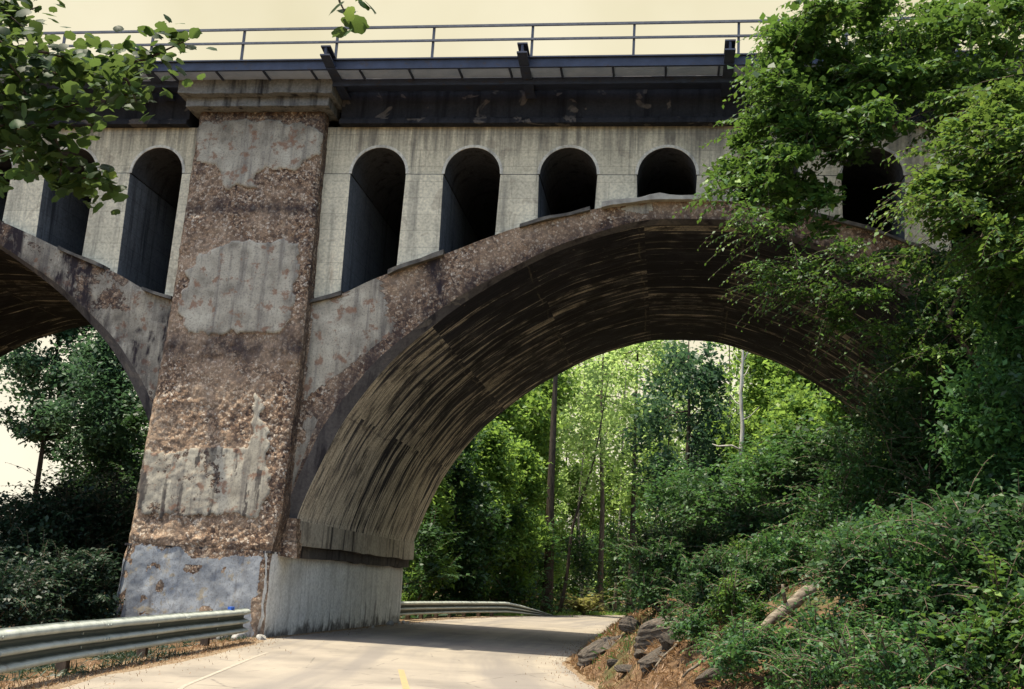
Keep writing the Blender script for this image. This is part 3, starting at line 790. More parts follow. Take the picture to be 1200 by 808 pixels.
pier(2*AC-PC, False); pier(2*(2*PC-AC)-PC, False)
# abutments beyond the outer piers
for x0, x1 in ((2*AC-PC+1.8, 62), (-62, 2*(2*PC-AC)-PC-1.8)):
    mb = MB(); mb.box(x0, x1, -.05, W+.05, -1, ZT+1.05); bpart(mb, 'abutment_wall', MAT['wall'])

# steel walkway on brackets
ZW = 12.86+EYE
mb = MB(); mb.box(-60, 60, -1.60, -1.53, ZW+.01, ZW+.25); mb.box(-60, 60, -1.66, -1.53, ZW+.2502, ZW+.285); bpart(mb, 'outer_stringer', MAT['steel'])
mb = MB(); mb.box(-60, 60, -.99, -.92, ZW-.16, ZW+.02); mb.box(-60, 60, -.9, -.301, ZW+.0, ZW+.05); bpart(mb, 'inner_stringer', MAT['steel'])
mb = MB(); mb.box(-60, 60, -1.528, -.992, ZW+.03, ZW+.06); plate = bpart(mb, 'walkway_plate', MAT['plate'])
for k in range(-22, 23):
    mb = MB(); mb.box(k*1.32-.31, k*1.32-.26, -1.528, -.992, ZW-.01, ZW+.0295); bpart(mb, 'rib', MAT['steel'], parent=plate)
for k in range(-6, 7):
    x = -1.05+5.12*k
    mb = MB()
    h0, h1 = .13, .10
    mb.hexa([(x-h0, -2.15, ZW+.12), (x+h0, -2.15, ZW+.12), (x+h0, -.13, ZW-.16), (x-h0, -.13, ZW-.16)], [(x-h0, -2.15, ZW+.16), (x+h0, -2.15, ZW+.16), (x+h0, -.13, ZW-.12), (x-h0, -.13, ZW-.12)])
    mb.hexa([(x-.03, -2.13, ZW+.162), (x+.03, -2.13, ZW+.162), (x+.03, -.13, ZW-.118), (x-.03, -.13, ZW-.118)], [(x-.03, -2.13, ZW+.36), (x+.03, -2.13, ZW+.36), (x+.03, -.13, ZW+.08), (x-.03, -.13, ZW+.08)])
    mb.hexa([(x-h0, -2.15, ZW+.362), (x+h0, -2.15, ZW+.362), (x+h0, -.13, ZW+.082), (x-h0, -.13, ZW+.082)], [(x-h0, -2.15, ZW+.40), (x+h0, -2.15, ZW+.40), (x+h0, -.13, ZW+.12), (x-h0, -.13, ZW+.12)])
    bpart(mb, 'bracket', MAT['steel'])
mb = MB(); mb.box(-60, 60, -1.60, -1.546, 14.06+EYE-.03, 14.06+EYE+.03); railing = bpart(mb, 'railing', MAT['rail'])
mb = MB(); mb.box(-60, 60, -1.60, -1.546, 13.66+EYE-.026, 13.66+EYE+.026); bpart(mb, 'mid_rail', MAT['rail'], parent=railing)
for k in range(-12, 13):
    x = -.98+2.6*k
    mb = MB(); mb.box(x-.032, x+.032, -1.545, -1.495, ZW+.2, 14.09+EYE); bpart(mb, 'railing_post', MAT['rail'], parent=railing)

# ------------------------------------------------------------------ guard rails
def m_beam():
    m = Nt('weathered_guard_rail', .6, .4)
    c = m.ramp(m.noise(3, 5, .6), [(.3, (.30, .325, .285)), (.7, (.46, .48, .42))])
    c = m.mix(m.ramp(m.noise(9, 5, .65), [(.6, 0.), (.7, .6)]), c, (.20, .15, .10))
    g = m.math('ADD', m.attr('trough_shade'), m.math('MULTIPLY', m.math('SUBTRACT', m.noise(4, 4, .6), .5), .7))
    c = m.mix(m.ramp(g, [(.30, 0.), (.75, .92)]), c, (.030, .042, .036))          # paints the shade between the ribs into the troughs
    m.bump(m.noise(30, 4, .6), .08, .01)
    return m.color(c)
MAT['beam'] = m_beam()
def guard_rail(name, path, label, end_drop=None, posts=2.0, seed=0, reflector=None):
    path = smooth_tab(path, 160)
    d = np.r_[0, np.cumsum(np.hypot(*np.diff(path, axis=0).T))]
    L = d[-1]; n = int(L/.25); s = np.linspace(0, L, n)
    px = np.interp(s, d, path[:, 0]); py = np.interp(s, d, path[:, 1])
    tx, ty = np.gradient(px), np.gradient(py); l = np.hypot(tx, ty); nx, ny = ty/l, -tx/l      # towards the road (+x side)
    root = empty(name, (px[0], py[0], 0)); tag(root, label, 'guard rail', 'steel guard rails along the road')
    off = np.array([px[0], py[0], 0])
    # thrie-beam section: (depth, height)
    sec = []
    H0 = .20
    prof = [(.02, 0), (.10, .012), (.135, .035), (.14, .055), (.135, .075), (.05, .10), (.0, .115), (.0, .17), (.05, .185), (.135, .215), (.14, .235), (.135, .255), (.05, .28), (.0, .295), (.0, .35), (.05, .365), (.135, .395), (.14, .42), (.135, .445), (.10, .475), (.02, .50)]
    drop = np.ones(n) if end_drop is None else 1-np.clip((s-(L-end_drop))/end_drop, 0, 1)**1.3
    dent = .02*(vn(s*1.1, s*0, seed)-.5)
    V = []
    for k in range(2):
        for q, (dd, h) in enumerate(prof):
            hh = H0+h*1.06
            dk = dd-(.004 if k else 0)
            V.append(np.stack([px+nx*(dk+dent), py+ny*(dk+dent), np.maximum(-.1, hh*drop+dent*.4-(1-drop)*.1)], -1))
    V = np.stack(V, 0); m = len(prof)
    F1 = grid_faces(m, n); F2 = grid_faces(m, n)[:, ::-1]+m*n
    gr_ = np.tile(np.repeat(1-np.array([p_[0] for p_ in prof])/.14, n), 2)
    me = mesh_np('beam', V.reshape(-1, 3)-off, np.concatenate([F1, F2]), True, point_attr=dict(trough_shade=gr_))
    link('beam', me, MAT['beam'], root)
    for sp_ in np.arange(1.0, L-(end_drop or 0)-.2, posts):
        i = int(sp_/L*(n-1)); x, y = px[i], py[i]; hx, hy = nx[i], ny[i]
        mb = MB()
        def ob(a0, a1, b, z0, z1):
            t = np.array([tx[i]/l[i], ty[i]/l[i]]); nn = np.array([hx, hy])
            c = [np.array([x, y])-t*b+nn*a0, np.array([x, y])+t*b+nn*a0, np.array([x, y])+t*b+nn*a1, np.array([x, y])-t*b+nn*a1]
            mb.hexa([(*(p-off[:2]), z0) for p in c], [(*(p-off[:2]), z1) for p in c])
        ob(-.29, -.135, .075, -.4, .62); ob(-.133, -.010, .06, .30, .60)
        mb.build('post', MAT['post'], root, bevel=.008)
        mb = MB(); p = np.array([x+hx*.004, y+hy*.004]); 
        for hz in (.35, .545):
            mb = MB(); mb.tube([(p[0]-off[0], p[1]-off[1], hz), (p[0]+hx*.018-off[0], p[1]+hy*.018-off[1], hz)], .02, 8)
            mb.build('bolt', MAT['galv'], root)
    for sp_ in np.arange(2.6, L-(end_drop or 0)-.3, 3.8):
        k_ = np.linspace(sp_-.17, sp_+.17, 4); qx = np.interp(k_, s, px); qy = np.interp(k_, s, py); qnx = np.interp(k_, s, nx); qny = np.interp(k_, s, ny); qd = np.interp(k_, s, dent)
        V = np.stack([np.stack([qx+qnx*(dd+.006+qd), qy+qny*(dd+.006+qd), H0+h*1.06+qd*.4], -1) for dd, h in prof], 0)
        V2 = V-np.stack([qnx, qny, 0*qnx], -1)[None]*.005
        Fq = grid_faces(len(prof), 4)
        sp_o = link('splice', mesh_np('splice', np.concatenate([V.reshape(-1, 3), V2.reshape(-1, 3)])-off, np.concatenate([Fq, Fq[:, ::-1]+V.shape[0]*4]), False, point_attr=dict(trough_shade=np.tile(np.repeat(1-np.array([p_[0] for p_ in prof])/.14, 4), 2))), MAT['beam'], root)
        for hz in (.055, .235, .42):
            for j_ in (1, 2):
                c_ = np.array([qx[j_]+qnx[j_]*(.146+qd[j_]), qy[j_]+qny[j_]*(.146+qd[j_]), H0+hz*1.06])-off; n_ = np.array([qnx[j_], qny[j_], 0])*.012
                mb = MB(); mb.tube([c_-n_, c_+n_], .017, 8); mb.build('bolt', MAT['galv'], sp_o)
    if reflector is not None:
        i = int(reflector*(n-1)); mb = MB(); x, y = px[i]-off[0], py[i]-off[1]
        mb.box(x-.01, x+.07, y-.09, y+.09, .715, .785); mb.box(x+.0702, x+.076, y-.08, y+.08, .725, .775); mb.build('reflector', MAT['blue'], root, bevel=.005)
    return root
guard_rail('guard_rail', [(9.0, -34), (4.6, -28), (1.75, -20.5), (.1, -14), (-.75, -8), (-1.22, -3.6), (-1.34, -2.75)], 'long ribbed steel guard rail curving up to the foot of the tall pier', None, 3.4, 3, .965)
guard_rail('guard_rail', [(-2.0, 13.6), (-1.75, 18), (-1.0, 24), (.1, 29.5), (1.9, 37)], 'low steel guard rail beyond the arch, its far end bending down to the ground', 8.5, 1.9, 8)

# ------------------------------------------------------------------ foliage tools
def leaf_cloud(centres, radii, per, size, rng, flat=.7, up=.5, asp=.55, hollow=.35, jitter=.5):
    """diamond leaves scattered through clumps; returns V, F, tint"""
    C = []; 
    for (c, r), n in zip(zip(centres, radii), per):
        d = rng.normal(size=(n, 3)); d /= np.linalg.norm(d, axis=1)[:, None]
        rr = (hollow**3+(1-hollow**3)*rng.random(n))**(1/3)*(1+.25*rng.normal(size=n))
        rv = np.array(r) if hasattr(r, '__len__') else np.array([r, r, r*flat])
        C.append(np.asarray(c)+d*rr[:, None]*rv)
    C = np.concatenate(C); n = len(C)
    nrm = rng.normal(size=(n, 3)); nrm[:, 2] = np.abs(nrm[:, 2])+up; nrm /= np.linalg.norm(nrm, axis=1)[:, None]
    a = rng.normal(size=(n, 3)); a[:, 2] -= .35; a -= nrm*(a*nrm).sum(1)[:, None]; a /= np.linalg.norm(a, axis=1)[:, None]
    b = np.cross(nrm, a)
    s = (size*(1+jitter*(rng.random(n)-.5)*1.6))[:, None]
    fold = .10*s
    V = np.stack([C-a*s*.5, C+b*s*asp*.5-a*s*.08+nrm*fold, C+a*s*.5-nrm*fold*.6, C-b*s*asp*.5-a*s*.08+nrm*fold], 1).reshape(-1, 3)
    F = np.arange(n*4).reshape(n, 4)
    tint = np.clip(.5+.22*rng.normal(size=n)+.12*np.repeat(rng.normal(size=len(per)), per), 0, 1)
    return V, F, tint

def spray_leaves(starts, dirs, L, nleaf, size, rng, droop=.35):
    """leaves in two ranks along arching twigs; returns V, F, tint and the twig polylines"""
    Vs = []; T = []; tw = []
    for s0, d in zip(starts, dirs):
        d = d/np.linalg.norm(d); l = L*rng.uniform(.55, 1.25); n = max(4, int(nleaf*rng.uniform(.7, 1.2)))
        t = np.linspace(.12, 1, n); P = s0+d*(l*t)[:, None]; P[:, 2] -= droop*l*t*t
        tw.append([s0, P[n//3], P[2*n//3], P[-1]])
        tan = d[None]*l-np.array([0, 0, 1.])*(2*droop*l*t)[:, None]; tan /= np.linalg.norm(tan, axis=1)[:, None]
        sd = np.cross(tan, [0, 0, 1.]); sd /= np.linalg.norm(sd, axis=1)[:, None]+1e-6
        sg = np.where(np.arange(n) % 2 == 0, 1, -1)[:, None]
        a = sd*sg*.8+tan*.6+rng.normal(size=(n, 3))*.22; a[:, 2] -= .25; a /= np.linalg.norm(a, axis=1)[:, None]
        nr = rng.normal(size=(n, 3))*.35+np.array([0, 0, 1.]); nr -= a*(a*nr).sum(1)[:, None]; nr /= np.linalg.norm(nr, axis=1)[:, None]
        b = np.cross(nr, a); sz = (size*rng.uniform(.65, 1.2, n)*(1-.35*np.maximum(0, t-.7)/.3))[:, None]
        Vs.append(np.stack([P, P+a*sz*.45+b*sz*.27+nr*sz*.06, P+a*sz-nr*sz*.12, P+a*sz*.45-b*sz*.27+nr*sz*.06], 1).reshape(-1, 3))
        T.append(np.clip(.58+.2*rng.normal(size=n)+.12*rng.normal(), 0, 1))
    V = np.concatenate(Vs); return V, np.arange(len(V)).reshape(-1, 4), np.concatenate(T), tw

def merge(a, b):
    return np.concatenate([a[0], b[0]]), np.concatenate([a[1], b[1]+len(a[0])]), np.concatenate([a[2], b[2]])

def branch_net(mb, root_pts, clumps, r0, rng, sag=.12, rmin=.006, n=5):
    """thin limbs from the trunk through the clump centres (each joins its nearest neighbour nearer the trunk)"""
    nodes = [np.array(p, float) for p in root_pts]; rad = [r0]*len(nodes)
    order = sorted(range(len(clumps)), key=lambda i: min(np.linalg.norm(np.array(clumps[i])-p) for p in root_pts))
    for i in order:
        c = np.array(clumps[i], float)
        dist = [np.linalg.norm(c-p) for p in nodes]; j = int(np.argmin(dist)); p = nodes[j]
        r1 = max(rmin, rad[j]*.62); m = (p+c)/2+rng.normal(size=3)*dist[j]*.07+np.array([0, 0, sag*dist[j]*.5])
        mb.tube([p, (p*.6+m*.4), m, c], [rad[j]*.75, rad[j]*.7, (rad[j]*.7+r1)/2, r1*.8], n, cap=False)
        nodes.append(m); rad.append((rad[j]*.7+r1)/2); nodes.append(c); rad.append(r1)

def crown_mesh(name, centres, radii, per, size, rng, mat, parent, base, **kw):
    V, F, t = leaf_cloud(centres, radii, per, size, rng, **kw)
    me = mesh_np(name, V-np.asarray(base), F, False, face_attr=dict(tint=t))
    return link(name, me, mat, parent)

def tree(name, label, base, h, r, crown0, cr, nclump, per, size, lmat, bmat, seed, lean=(0, 0), bend=.3, group=None, cat='tree', crown_mat2=None, clump_r=(.5, 1.1), dead=False, widest=.55):
    rng = np.random.default_rng(seed)
    base = np.array(base, float); root = empty(name, base); tag(root, label, cat, group)
    n = 12; ts = np.linspace(0, 1, n)
    pts = [np.array([lean[0]*t*h+bend*(vn(t*3+seed, seed*1.7, 1)-.5)*min(1, t*3), lean[1]*t*h+bend*(vn(t*3, seed*2.3, 2)-.5)*min(1, t*3), h*t-.3*(t == 0)]) for t in ts]
    rad = [r*(1.35 if t == 0 else 1.0)*(1-.85*t) for t in ts]; rad[1] = r*.98
    mb = MB(); mb.tube(pts, rad, 9)
    cl = []; rs = []
    for k in range(nclump):
        t = crown0+(1-crown0)*rng.random()**.9
        i = min(n-2, int(t*(n-1))); p = pts[i]+(pts[i+1]-pts[i])*(t*(n-1)-i)
        w_ = cr*max(.25, 1-abs((t-crown0)/(1-crown0)-widest)*1.25)
        a = rng.random()*2*math.pi; q = w_*math.sqrt(rng.random())
        cl.append(p+np.array([math.cos(a)*q, math.sin(a)*q, rng.normal()*.3])); rs.append(rng.uniform(*clump_r))
    if nclump:
        branch_net(mb, [pts[i] for i in range(int(crown0*n*.9), n-1)], cl, r*.33, rng, rmin=.012)
    mb.build('trunk', bmat, root, True)
    if nclump:
        V, F, t = leaf_cloud(cl, rs, [per]*nclump, size, rng, flat=.95, hollow=.15, jitter=.8)
        link('crown', mesh_np('crown', V, F, False, face_attr=dict(tint=t)), lmat, root)
    return root

def shrub(name, label, base, spread, h, nclump, per, size, lmat, seed, cat='shrub', group=None, flat=.8, clump_r=None, stemmat=None, lean=(0, 0)):
    rng = np.random.default_rng(seed); base = np.array(base, float)
    root = empty(name, base); tag(root, label, cat, group)
    cl = []; rs = []
    for k in range(nclump):
        a = rng.random()*2*math.pi; t = rng.random()**.8; q = math.sqrt(rng.random())*(1-.55*t)
        sx, sy = spread if hasattr(spread, '__len__') else (spread, spread)
        cl.append(np.array([math.cos(a)*q*sx+lean[0]*t*h, math.sin(a)*q*sy+lean[1]*t*h, h*(.12+.82*t)]))
        rs.append(rng.uniform(*(clump_r or (.28*min(sx, h), .45*min(sx, h)))))
    mb = MB(); branch_net(mb, [np.array([0, 0, -.15]), np.array([.06, .03, .1])], cl, .035+.012*h, rng, rmin=.005, n=4)
    A = leaf_cloud(cl, rs, [max(10, int(per*rng.uniform(.15, .85))) for _ in cl], size, rng, flat=flat, hollow=.1, jitter=.9)
    mw = min(sx, h, 2.5); ns = int(nclump*2.6); st = []; dr = []
    for k in range(ns):
        c = cl[rng.integers(len(cl))]; d = np.array([c[0], c[1], 0])*.6/max(sx, .1)+rng.normal(size=3)*.45; d[2] = abs(d[2])+rng.uniform(.0, .9)
        st.append(c); dr.append(d)
    Bv = spray_leaves(st, dr, (.72*mw)+size*3, 15, size*1.35, rng, droop=rng.uniform(.25, .55))
    for t in Bv[3]: mb.tube(t, [.010, .008, .006, .003], 3, cap=False)
    mb.build('stems', stemmat or MAT['barkm'], root, True)
    V, F, t = merge(A, Bv)
    link('foliage', mesh_np('foliage', V, F, False, face_attr=dict(tint=t)), lmat, root)
    return root
def gz(x, y): return float(height(np.array(x), np.array(y)))
def onground(px, Y):
    """ground point at depth Y under a photo column"""
    p = at(px, 720, Y); return np.array([p[0], Y, gz(p[0], Y)])
def heightto(px, py, Y):
    p = at(px, py, Y); return p[2]-gz(p[0], Y)

def onbank(px, py, lo=-12, hi=40):
    """first point where the sight line meets the ground"""
    d = _fw*FPX+_r*(px-600)+_u*(404-py); d = d/d[1]
    for Yq in np.arange(lo, hi, .05):
        p = CAM+d*(Yq-CAM[1])
        if p[2] <= gz(p[0], p[1])+.01: return p
    return p

# ------------------------------------------------------------------ woods beyond the arch
GW = 'trees in the woods beyond the arch'
def far_tree(label, px, Y, ytop, r, crown0, cr, ncl, per, size, lm, bm, seed, **kw):
    b = onground(px, Y); h = heightto(px, ytop, Y)
    kw.setdefault('clump_r', (.8, 1.7)); return tree('tree', label, b, h, r, crown0*.85, cr, int(ncl*(1.35 if lm != 'l_lime' else .95)), int(per*(1.35 if lm != 'l_lime' else .95)), size, MAT[lm], MAT[bm], seed, group=GW, **kw)
far_tree('tall straight dark trunk right of where the far guard rail ends', 640, 39.5, 300, .33, 1.0, 3.0, 14, 150, .34, 'l_forest', 'bark', 11, bend=.4)
far_tree('thin sapling leaning to the right beside the tall straight dark trunk', 654, 41, 440, .12, .62, 2.2, 10, 120, .28, 'l_lime', 'bark', 12, lean=(.17, 0), bend=.7)
far_tree('slim brown trunk bare low down, right of the leaning sapling', 703, 52, 380, .24, .5, 3.0, 20, 120, .34, 'l_lime', 'barkm', 13, lean=(-.03, 0))
far_tree('dark vine-clad trunk nearest the middle of the arch opening', 738, 56, 360, .27, .42, 3.2, 26, 110, .36, 'l_lime', 'bark', 14)
far_tree('broad dark-leaved tree with sky gaps, left of the pale dead snag', 800, 40, 405, .26, .26, 3.6, 46, 84, .33, 'l_teal', 'bark', 15, clump_r=(.7, 1.4))
far_tree('leafy tree close behind the white flank of the pier base', 500, 34, 470, .20, .18, 2.4, 34, 190, .27, 'l_forest', 'bark', 16)
far_tree('leafy tree with a dark trunk rising behind the middle of the far guard rail', 548, 40, 430, .24, .30, 3.0, 40, 190, .30, 'l_forest', 'bark', 17)
far_tree('darker trunk standing behind the bend in the far guard rail', 578, 44, 400, .26, .36, 3.0, 36, 180, .32, 'l_forest', 'bark', 18)
far_tree('slender tree between the bend in the far guard rail and the tall dark trunk', 612, 50, 390, .20, .40, 3.0, 32, 170, .34, 'l_forest', 'barkm', 19)
far_tree('mid-green tree immediately right of the pale dead snag', 915, 36, 385, .22, .22, 3.0, 46, 190, .30, 'l_forest', 'barkm', 20)
far_tree('green tree under the falling right side of the arch', 960, 32, 400, .22, .2, 3.2, 44, 190, .29, 'l_forest', 'barkm', 21)
far_tree('dense tree partly hidden by the right springing of the arch', 1030, 30, 420, .22, .15, 3.4, 40, 190, .29, 'l_dark', 'bark', 22)
far_tree('yellow-green airy tree far behind, above the leaning sapling', 680, 78, 350, .22, .40, 4.2, 34, 95, .38, 'l_lime', 'barkm', 23)
far_tree('yellow-green airy tree far behind, crown under the middle of the arch', 765, 82, 360, .22, .40, 4.4, 36, 95, .38, 'l_lime', 'barkm', 24)
far_tree('yellow-green tree far behind the tall straight dark trunk', 610, 74, 380, .22, .38, 4.0, 40, 120, .38, 'l_lime', 'barkm', 25)
far_tree('yellow-green airy tree far behind the pale dead snag', 850, 76, 370, .22, .34, 4.2, 30, 90, .38, 'l_lime', 'barkm', 26)
far_tree('green tree far behind the right half of the arch opening', 930, 66, 370, .24, .30, 4.4, 40, 110, .38, 'l_forest', 'barkm', 27)
far_tree('green tree far behind the left springing of the arch', 530, 66, 420, .24, .28, 4.2, 42, 140, .38, 'l_forest', 'bark', 28)
GM = 'leafy young trees in the middle of the woods'
for i, (px, Y, yt, lm, cr_) in enumerate([(492, 27, 500, 'l_forest', 1.5), (528, 30, 505, 'l_dark', 1.9), (562, 33, 500, 'l_forest', 2.0), (600, 36, 520, 'l_forest', 2.0), (618, 48, 510, 'l_forest', 2.0),
        (672, 68, 540, 'l_forest', 2.4), (715, 70, 540, 'l_forest', 2.6), (765, 66, 520, 'l_forest', 2.6), (830, 48, 490, 'l_teal', 2.6), (885, 44, 455, 'l_forest', 2.6), (925, 40, 430, 'l_forest', 2.6),
        (985, 40, 415, 'l_forest', 2.6), (930, 26, 470, 'l_forest', 2.2), (1000, 24, 455, 'l_forest', 2.2), (540, 52, 450, 'l_forest', 2.8), (585, 56, 440, 'l_forest', 2.8), (640, 66, 490, 'l_lime', 2.4)]):
    b = onground(px, Y); h = heightto(px, yt, Y)
    tree('tree', 'leafy young tree with foliage almost to the ground in the middle of the woods', b, h, .12, .10, cr_*1.15, 44, 210, .25, MAT[lm], MAT['bark'], 120+i, group=GM, clump_r=(.6, 1.2), widest=.4)
for i, (px, Y, yt, r_, ln, lab) in enumerate([(622, 58, 400, .13, .02, 'slim dark trunk just left of the tall straight dark trunk, farther off'), (682, 60, 395, .11, -.05, 'slim pale trunk leaning left between the leaning sapling and the slim brown trunk'),
        (720, 66, 390, .13, .0, 'slim pale trunk right of the slim brown trunk'), (756, 62, 385, .12, .07, 'slim pale trunk leaning right, right of the vine-clad trunk'), (778, 58, 400, .13, -.02, 'slim dark trunk left of the broad dark-leaved tree'), (570, 50, 420, .14, .02, 'slim dark trunk above the bend in the far guard rail')]):
    b = onground(px, Y); h = heightto(px, yt, Y)
    tree('tree', lab, b, h, r_, .55, 2.2, 16, 90, .30, MAT['l_lime'], MAT['bark' if 'dark' in lab else 'barkl'], 400+i, lean=(ln, 0), bend=.8, group=GW, clump_r=(.6, 1.2))
GF = 'airy trees of the farthest row'
for i in range(16):
    px = 485+34*i; Y = 88+(i*37 % 11); gap = 640 < px < 900
    lm = 'l_lime' if 590 < px < 870 else 'l_forest'
    b = onground(px, Y); h = heightto(px, 350+(i*53 % 45)+(40 if px < 560 else 0)+(65 if gap else 0), Y)
    tree('tree', 'airy tall tree of the farthest row of the woods seen through the arch', b, h, .22, .10, 4.2 if not gap else 3.4, 90 if not gap else 60, 95 if not gap else 48, .42, MAT[lm], MAT['barkm'], 160+i, group=GF, clump_r=(.9, 1.9), widest=.45)
# the dead snag
b = onground(866, 31); h = heightto(858, 372, 31)
root = empty('dead_tree', b); tag(root, 'pale bleached dead tree with one broken side branch, no leaves', 'dead tree')
mb = MB(); pts = [(.0, 0, -.2), (.09, 0, h*.22), (-.05, .1, h*.4), (.07, .1, h*.55), (-.06, 0, h*.68), (.03, 0, h*.84), (-.14, 0, h)]
mb.tube(pts, [.16, .14, .13, .11, .09, .065, .02], 9); mb.build('trunk', MAT['barkp'], root, True)
mb = MB(); z = heightto(858, 530, 31); mb.tube([(-.02, 0, z-.10), (-.5, -.1, z+.10), (-1.2, -.2, z+.02), (-1.5, -.1, z+.14)], [.06, .055, .045, .02], 7)
mb.build('branch', MAT['barkp'], root, True)
for k_ in range(7):
    z_ = h*(.58+.055*k_); a_ = 2.4*k_; q_ = .9-.08*k_
    mb = MB(); mb.tube([(.02, 0, z_), (math.cos(a_)*q_*.5, math.sin(a_)*q_*.5, z_+.25), (math.cos(a_)*q_, math.sin(a_)*q_, z_+.75)], [.035, .025, .008], 5); mb.build('branch', MAT['barkp'], root, True)
mb = MB(); mb.tube([(.0, 0, h*.8), (.4, 0, h*.86), (.6, .1, h*.95)], [.05, .04, .015], 6); mb.build('branch', MAT['barkp'], root, True)

GU = 'understorey shrubs along the far road edge'
for i, (px, Y, yt, sp_, ncl, per, lm, lab) in enumerate([
    (486, 24, 610, 1.5, 20, 170, 'l_dark', 'dark shrub touching the white flank of the pier base beyond the arch'),
    (515, 30, 590, 2.2, 26, 180, 'l_dark', 'dark shrub behind the near end of the far guard rail'),
    (548, 32, 600, 2.2, 26, 180, 'l_dark', 'dark shrub behind the middle of the far guard rail'),
    (585, 35, 595, 2.3, 26, 180, 'l_dark', 'dark shrub behind the bend in the far guard rail'),
    (618, 39, 600, 2.2, 24, 180, 'l_shrub', 'green shrub left of the foot of the tall straight dark trunk'),
    (672, 52, 630, 2.6, 24, 180, 'l_dark', 'dark shrub right of the foot of the tall straight dark trunk'),
    (715, 62, 615, 3.0, 28, 180, 'l_shrub', 'green shrub at the foot of the slim brown trunk'),
    (750, 60, 590, 3.0, 30, 180, 'l_dark', 'dark shrub beyond the bend where the road disappears'),
    (790, 34, 560, 3.0, 34, 180, 'l_shrub', 'green shrub below the broad dark-leaved tree'),
    (835, 26, 565, 2.6, 34, 180, 'l_dark', 'dark shrub at the foot of the pale dead snag'),
    (880, 24, 540, 2.6, 34, 190, 'l_shrub', 'fresh green shrub right of the foot of the pale dead snag'),
    (935, 20, 520, 2.6, 36, 190, 'l_shrub', 'fresh green shrub under the right half of the arch, in the sun'),
    (990, 18, 500, 2.6, 36, 190, 'l_dark', 'dark shrub close to the right springing of the arch')]):
    b = onground(px, Y); h = heightto(px, yt, Y)
    shrub('shrub', lab, b, sp_, h, ncl, per, .22, MAT[lm], 200+i, group=GU)
rngw = np.random.default_rng(99); nw = 520
wx_ = rngw.uniform(-8, 62, nw); wy_ = rngw.uniform(98, 118, nw); wz_ = rngw.random(nw)**1.3*11
V, F, t = leaf_cloud(np.stack([wx_, wy_, wz_], 1), rngw.uniform(1.2, 2.6, nw), [90]*nw, .6, rngw)
tag(link('distant_woods', mesh_np('distant_woods', V, F, False, face_attr=dict(tint=t)), MAT['l_forest']), 'unbroken green mass of distant woods behind the trees beyond the arch', 'woods', kind='stuff')
# fern-like clump by the trunk
def fronds(name, label, base, n, L, mat, seed, cat='fern'):
    rng = np.random.default_rng(seed); base = np.array(base); root = empty(name, base); tag(root, label, cat)
    Vs = []; T = []; mb = MB()
    for k in range(n):
        a = rng.random()*6.28; l = L*rng.uniform(.6, 1.1); up = rng.uniform(.8, 1.6)
        p = [np.array([math.cos(a)*l*t*.8, math.sin(a)*l*t*.8, l*(up*t-1.15*t*t*.8)]) for t in np.linspace(0, 1, 8)]
        mb.tube(p, [.014]*7+[.004], 4, cap=False)
        for i in range(1, 8):
            for sd in (-1, 1):
                d = p[i]-p[i-1]; d /= np.linalg.norm(d); s = np.cross(d, [0, 0, 1]); s /= np.linalg.norm(s)+1e-6; s *= sd
                w_ = .30*L*(1-.10*i); q = p[i]; e = q+s*w_+d*w_*.35-np.array([0, 0, .15*w_])
                Vs += [q, q+s*w_*.5+d*w_*.32, e, q+s*w_*.5-d*w_*.06]; T.append(np.clip(rng.normal(.55, .2), 0, 1))
    mb.build('stems', MAT['barkm'], root)
    V = np.array(Vs); link('foliage', mesh_np('foliage', V, np.arange(len(V)).reshape(-1, 4), face_attr=dict(tint=T)), mat, root)
fronds('fern', 'arching yellow-green fern clump at the verge right of the tall straight dark trunk', onground(684, 43), 34, 2.6, MAT['fern'], 5)

# ------------------------------------------------------------------ under and behind the left arch
def ltree(label, px, Y, ytop, **k):
    b = onground(px, Y); h = heightto(px, ytop, Y)
    return tree('tree', label, b, h, group='trees behind the left arch', **k)
ltree('leafy tree seen against the sky through the left arch', 105, 22, 375, r=.20, crown0=.26, cr=3.2, nclump=90, per=190, size=.24, lmat=MAT['l_teal'], bmat=MAT['bark'], seed=31, clump_r=(.6, 1.25))
ltree('dark tree hugging the left edge of the pier, seen through the left arch', 172, 18, 450, r=.17, crown0=.12, cr=2.2, nclump=60, per=170, size=.22, lmat=MAT['l_dark'], bmat=MAT['bark'], seed=32, clump_r=(.4, .8))
ltree('far leafy tree whose crown fills the top of the left arch', 22, 30, 320, r=.2, crown0=.42, cr=3.6, nclump=110, per=190, size=.26, lmat=MAT['l_teal'], bmat=MAT['bark'], seed=33, lean=(0, 0), widest=.5)
ltree('bushy tree low in the left arch, left of the one against the sky', 95, 27, 440, r=.16, crown0=.10, cr=2.6, nclump=70, per=190, size=.24, lmat=MAT['l_dark'], bmat=MAT['bark'], seed=34, clump_r=(.45, .95), widest=.3)
ltree('bushy dark tree just left of the pier, low in the left arch', 150, 25, 400, r=.16, crown0=.10, cr=2.2, nclump=60, per=190, size=.24, lmat=MAT['l_dark'], bmat=MAT['bark'], seed=35, clump_r=(.45, .95), widest=.4)
